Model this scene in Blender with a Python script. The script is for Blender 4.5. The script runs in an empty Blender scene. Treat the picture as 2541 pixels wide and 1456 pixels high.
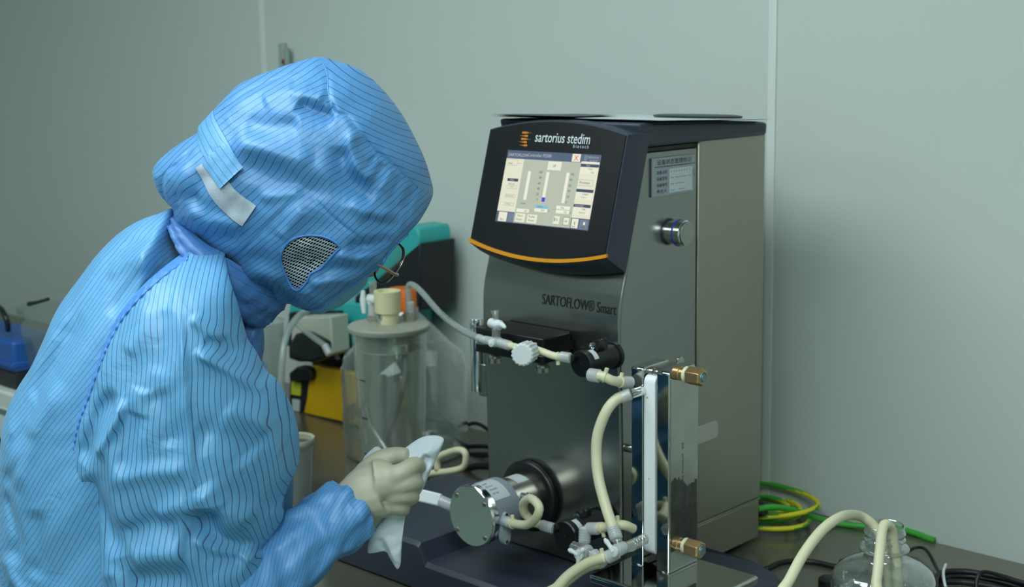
import bpy, bmesh, math, random
import numpy as np
from mathutils import Vector, Matrix, noise
PI = math.pi
scene = bpy.context.scene
COL = scene.collection
# ------------------------------------------------------------------ camera, world, lights, exposure
FPX = 3474.0
YAW, PIT, ROL = math.radians(43.56), math.radians(10.10), math.radians(-0.95)
EYE = np.array([0.0, 0.0, 1.55])
_F = np.array([-math.sin(YAW)*math.cos(PIT), math.cos(YAW)*math.cos(PIT), -math.sin(PIT)])
_R = np.array([math.cos(YAW), math.sin(YAW), 0.0])
_U = np.cross(_R, _F)
_R, _U = _R*math.cos(ROL)+_U*math.sin(ROL), -_R*math.sin(ROL)+_U*math.cos(ROL)
cd = bpy.data.cameras.new('camera'); cam = bpy.data.objects.new('camera', cd); COL.objects.link(cam)
cd.sensor_width = 36.0; cd.lens = FPX*36.0/2541.0; cd.clip_start = 0.05
cam.matrix_world = Matrix(((_R[0], _U[0], -_F[0], 0), (_R[1], _U[1], -_F[1], 0), (_R[2], _U[2], -_F[2], 1.55), (0, 0, 0, 1)))
cd.dof.use_dof = True; cd.dof.focus_distance = 1.56; cd.dof.aperture_fstop = 8.0
scene.camera = cam
w = bpy.data.worlds.new('world'); scene.world = w; w.use_nodes = True
w.node_tree.nodes['Background'].inputs[0].default_value = (0.55, 0.66, 0.66, 1)
w.node_tree.nodes['Background'].inputs[1].default_value = 0.10
scene.view_settings.view_transform = 'Standard'; scene.view_settings.look = 'None'
scene.view_settings.exposure = 0.45; scene.view_settings.gamma = 1.0; scene.view_settings.use_curve_mapping = False
LIGHT_COL = (0.86, 0.99, 1.03)
PANELS = [(-1.6, 0.45, 1.5, 0.9, 5.1), (0.2, -0.4, 1.4, 1.0, 8.4), (-2.6, -1.5, 1.4, 0.8, 4.0)]   # x, y, sx, sy, emission; the second is an added, unseen fill
ROOM = dict(x0=-4.6, x1=1.9, y0=-2.6, y1=2.027, z1=2.55)
scene.cycles.max_bounces = 10; scene.cycles.transparent_max_bounces = 16
scene.cycles.transmission_bounces = 10; scene.cycles.caustics_reflective = False; scene.cycles.caustics_refractive = False
scene.cycles.sample_clamp_indirect = 4.0
try: scene.cycles.use_denoising = True
except Exception: pass

def ray(px, py): return _F+_R*((px-1270.5)/FPX)-_U*((py-728)/FPX)
def at(px, py, ax, v):
    d = ray(px, py); i = 'xyz'.index(ax); return EYE+d*((v-EYE[i])/d[i])
def aY(px, py, y): return at(px, py, 'y', y)

# ------------------------------------------------------------------ materials
def lin(c):
    return tuple((x/12.92 if x <= 0.04045 else ((x+0.055)/1.055)**2.4) for x in [v/255.0 for v in c])
MATS = {}
def mat(name, rgb=(200, 200, 200), rough=0.5, metal=0.0, **k):
    if name in MATS: return MATS[name]
    m = bpy.data.materials.new(name); m.use_nodes = True; nt = m.node_tree; b = nt.nodes['Principled BSDF']
    c = lin(rgb)
    b.inputs['Base Color'].default_value = (*c, 1); b.inputs['Roughness'].default_value = rough; b.inputs['Metallic'].default_value = metal
    for kk, v in k.items():
        if kk in ('noise', 'bump', 'brush', 'mixcol', 'scale', 'nscale'): continue
        b.inputs[kk].default_value = v
    tc = nt.nodes.new('ShaderNodeTexCoord')
    sc = k.get('scale', (1, 1, 1))
    mp = nt.nodes.new('ShaderNodeMapping'); mp.inputs['Scale'].default_value = sc
    nt.links.new(tc.outputs['Object'], mp.inputs[0])
    n = nt.nodes.new('ShaderNodeTexNoise'); n.inputs['Scale'].default_value = k.get('nscale', 40); n.inputs['Detail'].default_value = 4
    nt.links.new(mp.outputs[0], n.inputs[0])
    amt = k.get('noise', 0.06)
    mx = nt.nodes.new('ShaderNodeMix'); mx.data_type = 'RGBA'; mx.blend_type = 'MIX'
    c2 = lin(k['mixcol']) if 'mixcol' in k else tuple(x*(1-amt*2) for x in c)
    mx.inputs[6].default_value = (*c, 1); mx.inputs[7].default_value = (*c2, 1)
    nt.links.new(n.outputs['Fac'], mx.inputs[0]); nt.links.new(mx.outputs[2], b.inputs['Base Color'])
    if k.get('brush'):
        mr = nt.nodes.new('ShaderNodeMapRange'); mr.inputs[3].default_value = rough-k['brush']; mr.inputs[4].default_value = rough+k['brush']
        nt.links.new(n.outputs['Fac'], mr.inputs[0]); nt.links.new(mr.outputs[0], b.inputs['Roughness'])
    if k.get('bump'):
        bp = nt.nodes.new('ShaderNodeBump'); bp.inputs['Strength'].default_value = k['bump']; bp.inputs['Distance'].default_value = 0.002
        nt.links.new(n.outputs['Fac'], bp.inputs['Height']); nt.links.new(bp.outputs[0], b.inputs['Normal'])
    MATS[name] = m; return m
def emat(name, rgb, s):
    if name in MATS: return MATS[name]
    m = bpy.data.materials.new(name); m.use_nodes = True; b = m.node_tree.nodes['Principled BSDF']
    b.inputs['Base Color'].default_value = (0.02, 0.02, 0.02, 1); b.inputs['Roughness'].default_value = 0.3
    b.inputs['Emission Color'].default_value = (*lin(rgb), 1); b.inputs['Emission Strength'].default_value = s
    MATS[name] = m; return m
def clear(name, rgb=(235, 245, 240), tint=0.12, rough=0.05, refl=1.0, ior=1.45, milk=0.0, milkrgb=(225, 228, 215)):
    """thin transparent wall: a clear pass-through tinted by the wall, fresnel gloss, and a share of milky diffuse"""
    if name in MATS: return MATS[name]
    m = bpy.data.materials.new(name); m.use_nodes = True; nt = m.node_tree; nt.nodes.clear()
    o = nt.nodes.new('ShaderNodeOutputMaterial'); tr = nt.nodes.new('ShaderNodeBsdfTransparent')
    c = [1-(1-x)*tint*3.0 for x in lin(rgb)]
    tr.inputs[0].default_value = (*[max(0, x) for x in c], 1)
    gl = nt.nodes.new('ShaderNodeBsdfGlossy'); gl.inputs['Roughness'].default_value = rough; gl.inputs[0].default_value = (1, 1, 1, 1)
    lw = nt.nodes.new('ShaderNodeLayerWeight'); lw.inputs[0].default_value = 0.5
    pw_ = nt.nodes.new('ShaderNodeMath'); pw_.operation = 'POWER'; pw_.inputs[1].default_value = 4.0; nt.links.new(lw.outputs['Facing'], pw_.inputs[0])
    fr = nt.nodes.new('ShaderNodeMath'); fr.operation = 'MULTIPLY_ADD'; fr.inputs[1].default_value = 0.85; fr.inputs[2].default_value = ((ior-1)/(ior+1))**2*1.6; nt.links.new(pw_.outputs[0], fr.inputs[0])
    ml = nt.nodes.new('ShaderNodeMath'); ml.operation = 'MULTIPLY'; ml.inputs[1].default_value = refl; ml.use_clamp = True
    nt.links.new(fr.outputs[0], ml.inputs[0])
    mx = nt.nodes.new('ShaderNodeMixShader'); nt.links.new(ml.outputs[0], mx.inputs[0])
    base = tr
    if milk > 0:
        df = nt.nodes.new('ShaderNodeBsdfDiffuse'); df.inputs[0].default_value = (*lin(milkrgb), 1)
        tl = nt.nodes.new('ShaderNodeBsdfTranslucent'); tl.inputs[0].default_value = (*lin(milkrgb), 1)
        m1 = nt.nodes.new('ShaderNodeMixShader'); m1.inputs[0].default_value = 0.4
        nt.links.new(df.outputs[0], m1.inputs[1]); nt.links.new(tl.outputs[0], m1.inputs[2])
        m2 = nt.nodes.new('ShaderNodeMixShader'); m2.inputs[0].default_value = milk
        nt.links.new(tr.outputs[0], m2.inputs[1]); nt.links.new(m1.outputs[0], m2.inputs[2]); base = m2
    nt.links.new(base.outputs[0], mx.inputs[1]); nt.links.new(gl.outputs[0], mx.inputs[2]); nt.links.new(mx.outputs[0], o.inputs[0])
    MATS[name] = m; return m
def water_mat():
    if 'water' in MATS: return MATS['water']
    m = bpy.data.materials.new('water'); m.use_nodes = True; b = m.node_tree.nodes['Principled BSDF']
    b.inputs['Base Color'].default_value = (*lin((216, 232, 224)), 1); b.inputs['Roughness'].default_value = 0.0
    b.inputs['Transmission Weight'].default_value = 1.0; b.inputs['IOR'].default_value = 1.33
    MATS['water'] = m; return m
def cloth_mat(name, rgb=(98, 168, 226), period=0.0055, line=0.10, opac=0.7, rough=0.47, dark=(38, 66, 112), dash=0.0, crinkle=0.32):
    """polyester gown fabric; UV.x is metres across the dark antistatic threads, UV.y metres along them"""
    if name in MATS: return MATS[name]
    m = bpy.data.materials.new(name); m.use_nodes = True; nt = m.node_tree; b = nt.nodes['Principled BSDF']; N = nt.nodes.new; L = nt.links.new
    uv = N('ShaderNodeUVMap'); sx = N('ShaderNodeSeparateXYZ'); L(uv.outputs[0], sx.inputs[0])
    def mth(op, a, bb=None, cl=False):
        q = N('ShaderNodeMath'); q.operation = op; q.use_clamp = cl
        if isinstance(a, (int, float)): q.inputs[0].default_value = a
        else: L(a, q.inputs[0])
        if bb is not None:
            if isinstance(bb, (int, float)): q.inputs[1].default_value = bb
            else: L(bb, q.inputs[1])
        return q.outputs[0]
    fr = mth('FRACT', mth('DIVIDE', sx.outputs[0], period))
    dd = mth('ABSOLUTE', mth('SUBTRACT', fr, 0.5))
    ln = mth('MULTIPLY', mth('SUBTRACT', 1.0, mth('DIVIDE', dd, line), True), 2.0, True)
    ln = mth('MULTIPLY', ln, opac)
    tc = N('ShaderNodeTexCoord'); n1 = N('ShaderNodeTexNoise'); n1.inputs['Scale'].default_value = 14; n1.inputs['Detail'].default_value = 3
    L(tc.outputs['Object'], n1.inputs[0])
    mx0 = N('ShaderNodeMix'); mx0.data_type = 'RGBA'; c = lin(rgb)
    mx0.inputs[6].default_value = (*c, 1); mx0.inputs[7].default_value = (c[0]*0.88, c[1]*0.92, c[2]*0.96, 1); L(n1.outputs['Fac'], mx0.inputs[0])
    mx = N('ShaderNodeMix'); mx.data_type = 'RGBA'; L(ln, mx.inputs[0]); L(mx0.outputs[2], mx.inputs[6]); mx.inputs[7].default_value = (*lin(dark), 1)
    L(mx.outputs[2], b.inputs['Base Color'])
    b.inputs['Roughness'].default_value = rough; b.inputs['Specular IOR Level'].default_value = 0.6
    b.inputs['Sheen Weight'].default_value = 0.12; b.inputs['Sheen Roughness'].default_value = 0.35; b.inputs['Sheen Tint'].default_value = (0.6, 0.8, 1, 1)
    mp = N('ShaderNodeMapping'); mp.inputs['Scale'].default_value = (1, 1, 1); L(tc.outputs['Object'], mp.inputs[0])
    n2 = N('ShaderNodeTexNoise'); n2.inputs['Scale'].default_value = 26; n2.inputs['Detail'].default_value = 5; n2.inputs['Distortion'].default_value = 1.4; L(mp.outputs[0], n2.inputs[0])
    bp = N('ShaderNodeBump'); bp.inputs['Strength'].default_value = crinkle; bp.inputs['Distance'].default_value = 0.006
    L(n2.outputs['Fac'], bp.inputs['Height']); L(bp.outputs[0], b.inputs['Normal'])
    MATS[name] = m; return m

# ------------------------------------------------------------------ mesh building
def npv(a): return np.array(a, float)
def unit(a):
    a = npv(a); n = np.linalg.norm(a); return a/n if n > 0 else a
def frame(d):
    d = unit(d); a = npv([0, 0, 1]) if abs(d[2]) < 0.9 else npv([1, 0, 0])
    x = unit(np.cross(a, d)); return x, np.cross(d, x), d
def smooth_path(pts, n=10):
    P = [npv(p) for p in pts]
    if len(P) < 3: return P
    Q = [2*P[0]-P[1]]+P+[2*P[-1]-P[-2]]; out = []
    for i in range(1, len(Q)-2):
        for k in range(n):
            t = k/n; a, b, c, d = Q[i-1], Q[i], Q[i+1], Q[i+2]
            out.append(0.5*((2*b)+(c-a)*t+(2*a-5*b+4*c-d)*t*t+(-a+3*b-3*c+d)*t**3))
    out.append(P[-1]); return out
class MB:
    def __init__(s): s.v = []; s.f = []; s.m = []; s.mi = 0; s.uv = None
    def add(s, vs, fs):
        o = len(s.v); s.v += [tuple(map(float, p)) for p in vs]; s.f += [tuple(i+o for i in f) for f in fs]; s.m += [s.mi]*len(fs); return s
    def mm(s, i): s.mi = i; return s
    def box(s, lo, hi):
        x0, y0, z0 = lo; x1, y1, z1 = hi
        return s.add([(x0, y0, z0), (x1, y0, z0), (x1, y1, z0), (x0, y1, z0), (x0, y0, z1), (x1, y0, z1), (x1, y1, z1), (x0, y1, z1)],
                     [(0, 3, 2, 1), (4, 5, 6, 7), (0, 1, 5, 4), (1, 2, 6, 5), (2, 3, 7, 6), (3, 0, 4, 7)])
    def obox(s, c, X, Y, Z):
        c, X, Y, Z = map(npv, (c, X, Y, Z)); vs = []
        for sz in (-1, 1):
            for a, b in ((-1, -1), (1, -1), (1, 1), (-1, 1)): vs.append(c+X*a+Y*b+Z*sz)
        return s.add(vs, [(0, 3, 2, 1), (4, 5, 6, 7), (0, 1, 5, 4), (1, 2, 6, 5), (2, 3, 7, 6), (3, 0, 4, 7)])
    def lathe(s, o, d, prof, n=40, caps=True, sx=1.0, ang0=0.0):
        """prof: list of (distance along d, radius)"""
        X, Y, Z = frame(d); o = npv(o); vs = []; fs = []
        for h, r in prof:
            for k in range(n):
                a = 2*PI*k/n+ang0; vs.append(o+Z*h+(X*math.cos(a)*sx+Y*math.sin(a))*r)
        m = len(prof)
        for i in range(m-1):
            for k in range(n): fs.append((i*n+k, i*n+(k+1) % n, (i+1)*n+(k+1) % n, (i+1)*n+k))
        if caps: fs.append(tuple(range(n-1, -1, -1))); fs.append(tuple((m-1)*n+k for k in range(n)))
        return s.add(vs, fs)
    def cyl(s, p0, p1, r, r1=None, n=28):
        p0, p1 = npv(p0), npv(p1); L = np.linalg.norm(p1-p0); r1 = r if r1 is None else r1
        return s.lathe(p0, p1-p0, [(0, r), (L, r1)], n)
    def ccyl(s, p0, p1, r, c=0.001, n=36):
        p0, p1 = npv(p0), npv(p1); L = np.linalg.norm(p1-p0)
        return s.lathe(p0, p1-p0, [(0, r-c), (c*0.3, r-c*0.3), (c, r), (L-c, r), (L-c*0.3, r-c*0.3), (L, r-c)], n)
    def tube(s, path, r, n=12, caps=True, rs=None):
        P = [npv(p) for p in path]; m = len(P); vs = []; fs = []; X = None
        for i, p in enumerate(P):
            d = unit(P[min(i+1, m-1)]-P[max(i-1, 0)])
            if X is None: X, Y, _ = frame(d)
            else: X = unit(X-d*np.dot(X, d)); Y = np.cross(d, X)
            rr = rs[i] if rs is not None else r
            for k in range(n):
                a = 2*PI*k/n; vs.append(p+(X*math.cos(a)+Y*math.sin(a))*rr)
        for i in range(m-1):
            for k in range(n): fs.append((i*n+k, i*n+(k+1) % n, (i+1)*n+(k+1) % n, (i+1)*n+k))
        if caps: fs.append(tuple(range(n-1, -1, -1))); fs.append(tuple((m-1)*n+k for k in range(n)))
        return s.add(vs, fs)
    def prism(s, poly, off):
        """poly: closed 3D outline; off: extrusion vector"""
        P = [npv(p) for p in poly]; off = npv(off); n = len(P)
        return s.add(P+[p+off for p in P], [tuple(range(n-1, -1, -1)), tuple(range(n, 2*n))]+[(i, (i+1) % n, n+(i+1) % n, n+i) for i in range(n)])
    def loft(s, loops, closed=False):
        n = len(loops[0]); vs = [p for l in loops for p in l]; fs = []
        for i in range(len(loops)-1):
            for k in range(n): fs.append((i*n+k, i*n+(k+1) % n, (i+1)*n+(k+1) % n, (i+1)*n+k))
        if not closed: fs.append(tuple(range(n-1, -1, -1))); fs.append(tuple((len(loops)-1)*n+k for k in range(n)))
        return s.add(vs, fs)
    def quad(s, a, b, c, d): return s.add([a, b, c, d], [(0, 1, 2, 3)])
    def build(s, name, mats, parent=None, bevel=0.0, sharp=35, smooth=True, fix=True, seg=2):
        L = npv(ORG.get(parent.name, (0, 0, 0))) if parent else npv((0, 0, 0))
        me = bpy.data.meshes.new(name); me.from_pydata([tuple(npv(v)-L) for v in s.v], [], s.f)
        if not isinstance(mats, (list, tuple)): mats = [mats]
        for m_ in mats: me.materials.append(m_)
        me.polygons.foreach_set('material_index', s.m)
        if s.uv is not None:
            ul = me.uv_layers.new(name='UVMap'); ul.data.foreach_set('uv', np.asarray(s.uv, float).ravel())
        me.update()
        if fix:
            bm = bmesh.new(); bm.from_mesh(me); bmesh.ops.recalc_face_normals(bm, faces=bm.faces); bm.to_mesh(me); bm.free()
        if smooth:
            me.polygons.foreach_set('use_smooth', [True]*len(me.polygons))
            if sharp < 180: me.set_sharp_from_angle(angle=math.radians(sharp))
        o = bpy.data.objects.new(name, me); COL.objects.link(o)
        if parent: o.parent = parent; ORG[o.name] = tuple(L)
        if bevel > 0:
            b = o.modifiers.new('bevel', 'BEVEL'); b.width = bevel; b.segments = seg; b.limit_method = 'ANGLE'; b.angle_limit = math.radians(40)
        return o
ORG = {}
def thing(name, label, cat, loc=(0, 0, 0), group=None):
    o = bpy.data.objects.new(name, None); COL.objects.link(o); o.location = tuple(map(float, loc)); o.empty_display_size = 0.05
    o['label'] = label; o['category'] = cat
    if group: o['group'] = group
    ORG[o.name] = tuple(map(float, loc)); return o
def tag(o, label, cat, group=None):
    o['label'] = label; o['category'] = cat
    if group: o['group'] = group
    return o
def struct(o): o['kind'] = 'structure'; return o
def text(body, m, parent, o, X, Y, width=None, height=None, name='lettering', ext=0.0002, align='LEFT', shear=0.0, squeeze=None, spacing=1.0, bold=0.0):
    """flat raised lettering on a surface: o = lower left corner, X and Y unit directions; the cap height or the total width is set in metres"""
    cu = bpy.data.curves.new('lettering', 'FONT'); cu.body = body; cu.size = 1.0; cu.extrude = 0.0; cu.resolution_u = 3; cu.shear = shear
    cu.space_character = spacing; cu.offset = bold
    to = bpy.data.objects.new('lettering', cu); COL.objects.link(to)
    dg = bpy.context.evaluated_depsgraph_get(); me = bpy.data.meshes.new_from_object(to.evaluated_get(dg))
    bpy.data.objects.remove(to); n = len(me.vertices)
    co = np.zeros(n*3); me.vertices.foreach_get('co', co); co = co.reshape(-1, 3)
    if n == 0: return None
    x0, x1 = co[:, 0].min(), co[:, 0].max(); y0, y1 = co[:, 1].min(), co[:, 1].max()
    if height is None: sc = sy = width/(x1-x0)
    else: sy = height/(y1-y0); sc = sy if width is None else width/(x1-x0)
    X, Y = unit(X), unit(Y); Nn = np.cross(X, Y); W = (x1-x0)*sc
    ox = 0 if align == 'LEFT' else (-W if align == 'RIGHT' else -W/2)
    Lo = npv(ORG.get(parent.name, (0, 0, 0))) if parent else npv((0, 0, 0))
    P = npv(o)+np.outer((co[:, 0]-x0)*sc+ox, X)+np.outer((co[:, 1]-y0)*sy, Y)+Nn*ext-Lo
    me.vertices.foreach_set('co', P.ravel()); me.materials.clear(); me.materials.append(m); me.update()
    ob = bpy.data.objects.new(name, me); COL.objects.link(ob)
    if parent: ob.parent = parent; ORG[ob.name] = tuple(Lo)
    return ob
def join_texts(obs, name):
    """several lines of lettering become the one mesh of the sign they stand on"""
    obs = [o for o in obs if o]; bm = bmesh.new(); mats = []
    for o in obs:
        m0 = o.data.materials[0]
        if m0 not in mats: mats.append(m0)
        t = bmesh.new(); t.from_mesh(o.data)
        for f in t.faces: f.material_index = mats.index(m0)
        tmp = bpy.data.meshes.new('t'); t.to_mesh(tmp); t.free(); bm.from_mesh(tmp); bpy.data.meshes.remove(tmp)
    first = obs[0]; me = bpy.data.meshes.new(name); bm.to_mesh(me); bm.free()
    for m_ in mats: me.materials.append(m_)
    o = bpy.data.objects.new(name, me); COL.objects.link(o); o.parent = first.parent; ORG[o.name] = ORG.get(first.name, (0, 0, 0))
    for x in obs: bpy.data.objects.remove(x)
    return o
# ------------------------------------------------------------------ the room
WALL = mat('wall_paint', (206, 215, 208), 0.55, noise=0.015, nscale=3)
TRIM = mat('trim_white', (226, 232, 226), 0.45, noise=0.01)
R = ROOM
def slab(name, lo, hi, m): return struct(MB().box(lo, hi).build(name, m, smooth=False))
slab('wall_back', (R['x0'], R['y1'], 0), (R['x1'], R['y1']+0.06, R['z1']), WALL)
slab('wall_front', (R['x0'], R['y0']-0.06, 0), (R['x1'], R['y0'], R['z1']), WALL)
slab('wall_left', (R['x0']-0.06, R['y0'], 0), (R['x0'], R['y1'], R['z1']), WALL)
slab('wall_right', (R['x1'], R['y0'], 0), (R['x1']+0.06, R['y1'], R['z1']), WALL)
slab('floor', (R['x0'], R['y0'], -0.05), (R['x1'], R['y1'], 0), mat('floor_vinyl', (120, 138, 128), 0.35, noise=0.04, nscale=20))
slab('ceiling', (R['x0'], R['y0'], R['z1']), (R['x1'], R['y1'], R['z1']+0.05), WALL)
for i, (xx) in enumerate((-2.72, -1.316)):
    t = MB().box((xx-0.008, R['y1']-0.003, 0.0), (xx+0.008, R['y1'], R['z1'])).build('trim_%d' % (i+1), TRIM, bevel=0.001); struct(t)
struct(MB().box((R['x0'], R['y1']-0.012, 0.0), (R['x1'], R['y1'], 0.1)).build('baseboard_back', TRIM, bevel=0.002))
LF = mat('lamp_frame', (225, 228, 225), 0.5)
LD = [None]
for i, (lx, ly, sx, sy, e) in enumerate(PANELS):
    m = emat('lamp_diffuser_%d' % i, (255, 255, 255), e); m.node_tree.nodes['Principled BSDF'].inputs['Emission Color'].default_value = (*LIGHT_COL, 1)
    t = thing('ceiling_light', 'flat square ceiling light panel ' + ('above the bench and the operator', 'added as unseen fill behind the camera on the right', 'behind the operator on the left')[i], 'ceiling light', (lx, ly, R['z1']), 'ceiling light panels')
    z1 = R['z1']-0.001; f = MB(); b = 0.03
    f.box((lx-sx/2-b, ly-sy/2-b, z1-0.02), (lx+sx/2+b, ly-sy/2, z1)); f.box((lx-sx/2-b, ly+sy/2, z1-0.02), (lx+sx/2+b, ly+sy/2+b, z1))
    f.box((lx-sx/2-b, ly-sy/2, z1-0.02), (lx-sx/2, ly+sy/2, z1)); f.box((lx+sx/2, ly-sy/2, z1-0.02), (lx+sx/2+b, ly+sy/2, z1)); f.build('frame', LF, t)
    MB().box((lx-sx/2, ly-sy/2, z1-0.012), (lx+sx/2, ly+sy/2, z1)).build('diffuser', m, t)
# lab bench
BZ = 0.75
bt = thing('lab_bench', 'long dark steel laboratory bench along the panelled wall', 'bench', (-1.6, 1.62, 0))
STB = mat('bench_steel', (136, 134, 120), 0.25, 0.6, noise=0.05, nscale=6, brush=0.03)
MB().box((-4.2, 1.22, BZ-0.035), (0.9, R['y1']-0.004, BZ)).build('worktop', STB, bt, bevel=0.004)
for lx in (-4.1, -2.4, -0.7, 0.8):
    for ly in (1.30, 1.94): MB().box((lx-0.02, ly-0.02, 0), (lx+0.02, ly+0.02, BZ-0.035)).build('leg', mat('bench_leg', (150, 152, 148), 0.4, 0.8), bt, bevel=0.002)
MB().box((-4.1, 1.30, 0.18), (0.8, 1.94, 0.20)).build('shelf', mat('bench_leg'), bt, bevel=0.002)
# small wall fitting behind the hood
q = aY(712, 140, R['y1'])
t = thing('wall_fitting', 'small pale wall fitting with a red dot on the wall beyond the blue hood', 'wall fitting', (q[0], q[1], q[2]-0.05))
MB().box((q[0]-0.018, q[1]-0.012, q[2]-0.045), (q[0]+0.004, q[1], q[2]+0.03)).build('plate', mat('fit_w', (168, 182, 174), 0.5), t, bevel=0.003)
MB().ccyl((q[0]+0.022, q[1]-0.016, q[2]-0.05), (q[0]+0.022, q[1]-0.016, q[2]+0.018), 0.0075, n=20).add([], []).build('grey_holder', mat('fit_g', (146, 160, 153), 0.5), t)
MB().box((q[0]+0.012, q[1]-0.012, q[2]-0.04), (q[0]+0.03, q[1], q[2]-0.02)).build('bracket', mat('fit_w'), t, bevel=0.002)
r_ = aY(706, 153, q[1]-0.012); MB().lathe((r_[0], q[1]-0.013, r_[2]), (0, -1, 0), [(0, 0.006), (0.003, 0.006), (0.005, 0.003)], 16).build('red_dot', mat('fit_r', (120, 30, 26), 0.4), t)
# ------------------------------------------------------------------ the filtration machine
XS = -1.198; XL = -1.464; YB = 1.828; TZ = 0.797
STEEL = mat('brushed_steel', (166, 164, 150), 0.40, 0.85, noise=0.02, nscale=5, scale=(6, 6, 0.5), brush=0.02)
STEEL_F = mat('brushed_steel_front', (150, 152, 146), 0.24, 0.97, noise=0.02, nscale=7, scale=(0.5, 0.5, 3), brush=0.02)
SEAM = mat('seam_dark', (60, 62, 56), 0.5, 0.5)
NAVY = mat('navy_plastic', (50, 57, 70), 0.42, noise=0.03, bump=0.08, nscale=300)
BLACKG = mat('black_gloss', (10, 13, 16), 0.32, noise=0.0)
BLACK = mat('black_plastic', (14, 16, 18), 0.38, noise=0.02)
CHROME = mat('chrome', (225, 228, 228), 0.08, 1.0, noise=0.02)
SATIN = mat('satin_steel', (186, 184, 174), 0.28, 1.0, noise=0.04, nscale=60)
WHITE = mat('white_plastic', (222, 228, 226), 0.45, noise=0.01)
LABEL = mat('label_white', (206, 214, 216), 0.5, noise=0.01)
INK = mat('ink', (28, 32, 34), 0.6)
AMBER = mat('amber_stripe', (226, 150, 22), 0.5, noise=0.0)
mach = thing('filtration_machine', 'tall brushed steel filtration machine with a black touch-screen head, on a dark tray base', 'laboratory machine', ((XL+XS)/2, 1.6, BZ))
# column: front profile (y, z) bulges below the display
prof = [(1.478, TZ), (1.478, 0.937), (1.476, 1.055), (1.4735, 1.113), (1.474, 1.17), (1.477, 1.197), (1.482, 1.215), (1.488, 1.235), (1.492, 1.26), (1.497, 1.33), (1.515, 1.40)]
pl = smooth_path([(0, a, b) for a, b in prof], 4); poly = [(XL, p[1], p[2]) for p in pl]+[(XL, 1.653, 1.40), (XL, 1.653, TZ)]
MB().prism(poly, (XS-XL, 0, 0)).build('front_column', [STEEL_F], mach, bevel=0.004, sharp=40, seg=3)
MB().box((XL, 1.656, 0.829), (XS+0.001, YB, 1.41)).build('rear_cover', STEEL, mach, bevel=0.003)
MB().box((XL, 1.60, BZ+0.012), (XS-0.0006, YB, 0.8265)).build('base_cover', STEEL, mach, bevel=0.003)
MB().box((XL+0.006, 1.50, 0.77), (XS-0.004, YB-0.006, 1.405)).build('inner_frame', SEAM, mach)
MB().box((XS-0.002, 1.60, 0.8262), (XS+0.0012, YB, 0.8292)).build('highlight_strip', SATIN, mach, bevel=0.0006)  # bright strip added to draw the edge highlight along the base seam
for fx in (XL+0.03, XS-0.03): MB().cyl((fx, YB-0.03, BZ), (fx, YB-0.03, BZ+0.013), 0.014).build('foot', BLACK, mach)
# cap
zc0, zc1 = 1.407, 1.428
MB().prism([(-1.458, 1.52, zc0), (-1.458, 1.822, zc0), (-1.458, 1.824, zc1-0.002), (-1.458, 1.80, zc1+0.001), (-1.458, 1.56, 1.4400), (-1.458, 1.51, 1.4410)], (1.458-1.191, 0, 0)).build('top_cap', NAVY, mach, bevel=0.005, seg=3)
# display head: curved top and bottom edges, tilted face
yt, yb = 1.487, 1.440; xL, xR = -1.4535, -1.190
def tilt(z): return yt+(yb-yt)*(1.427-z)/(1.427-1.267)
def crown(x): u = (x-(xL+xR)/2)/((xR-xL)/2); return 1-u*u
def outline(z_top, z_bot, x0, x1, ht, hb, n=18):
    P = []
    for i in range(n+1): x = x0+(x1-x0)*i/n; P.append((x, z_bot-hb*crown(x)))
    for i in range(n+1): x = x1-(x1-x0)*i/n; P.append((x, z_top+ht*crown(x)))
    return P
def head_loop(z_top, z_bot, x0, x1, ht, hb, yf): return [npv((x, yf(z), z)) for x, z in outline(z_top, z_bot, x0, x1, ht, hb)]
disp = MB()
L0 = head_loop(1.426, 1.2655, xL+0.002, xR-0.002, 0.0165, 0.0165, lambda z: tilt(z)-0.001)
L1 = head_loop(1.427, 1.262, xL, xR, 0.0165, 0.0175, lambda z: tilt(z)+0.003)
L2 = head_loop(1.4275, 1.248, xL-0.001, xR+0.001, 0.015, 0.016, lambda z: tilt(z)+0.028)
L3 = head_loop(1.429, 1.240, xL-0.001, xR, 0.012, 0.013, lambda z: tilt(z)+0.046)
disp.loft([L0, L1, L2, L3])
dh = disp.build('display_head', NAVY, mach, sharp=50)
fl = [npv(p)+npv((0, -0.0016, 0)) for p in head_loop(1.4245, 1.272, xL+0.004, xR-0.004, 0.0160, 0.0165, lambda z: tilt(z)-0.001)]
bz = MB().prism(fl, (0, 0.0016, 0)).build('bezel', BLACKG, dh, sharp=40)
s_ = MB(); n = 30; A = []; B = []
for i in range(n+1):
    x = xL+0.0005+(xR-xL-0.001)*i/n; z = 1.2675-0.0165*crown(x); A.append(npv((x, tilt(z)-0.0036, z-0.0022))); B.append(npv((x, tilt(z)-0.0036, z+0.0024)))
for i in range(n): s_.prism([A[i], A[i+1], B[i+1], B[i]], (0, 0.004, 0))
s_.build('amber_stripe', AMBER, dh, smooth=False)
NF = unit(np.cross((1, 0, 0), (0, yt-yb, 0.16)))   # outward normal of the tilted face (towards -y)
if NF[1] > 0: NF = -NF
UPF = unit((0, yt-yb, 0.16))
def face_pt(px, py, out=0.0):
    """point of the tilted display face seen at a pixel of the photograph"""
    o = npv((xR, yt-0.0026, 1.427)); d = ray(px, py); t_ = np.dot(o-EYE, NF)/np.dot(d, NF); return EYE+d*t_+NF*out
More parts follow.
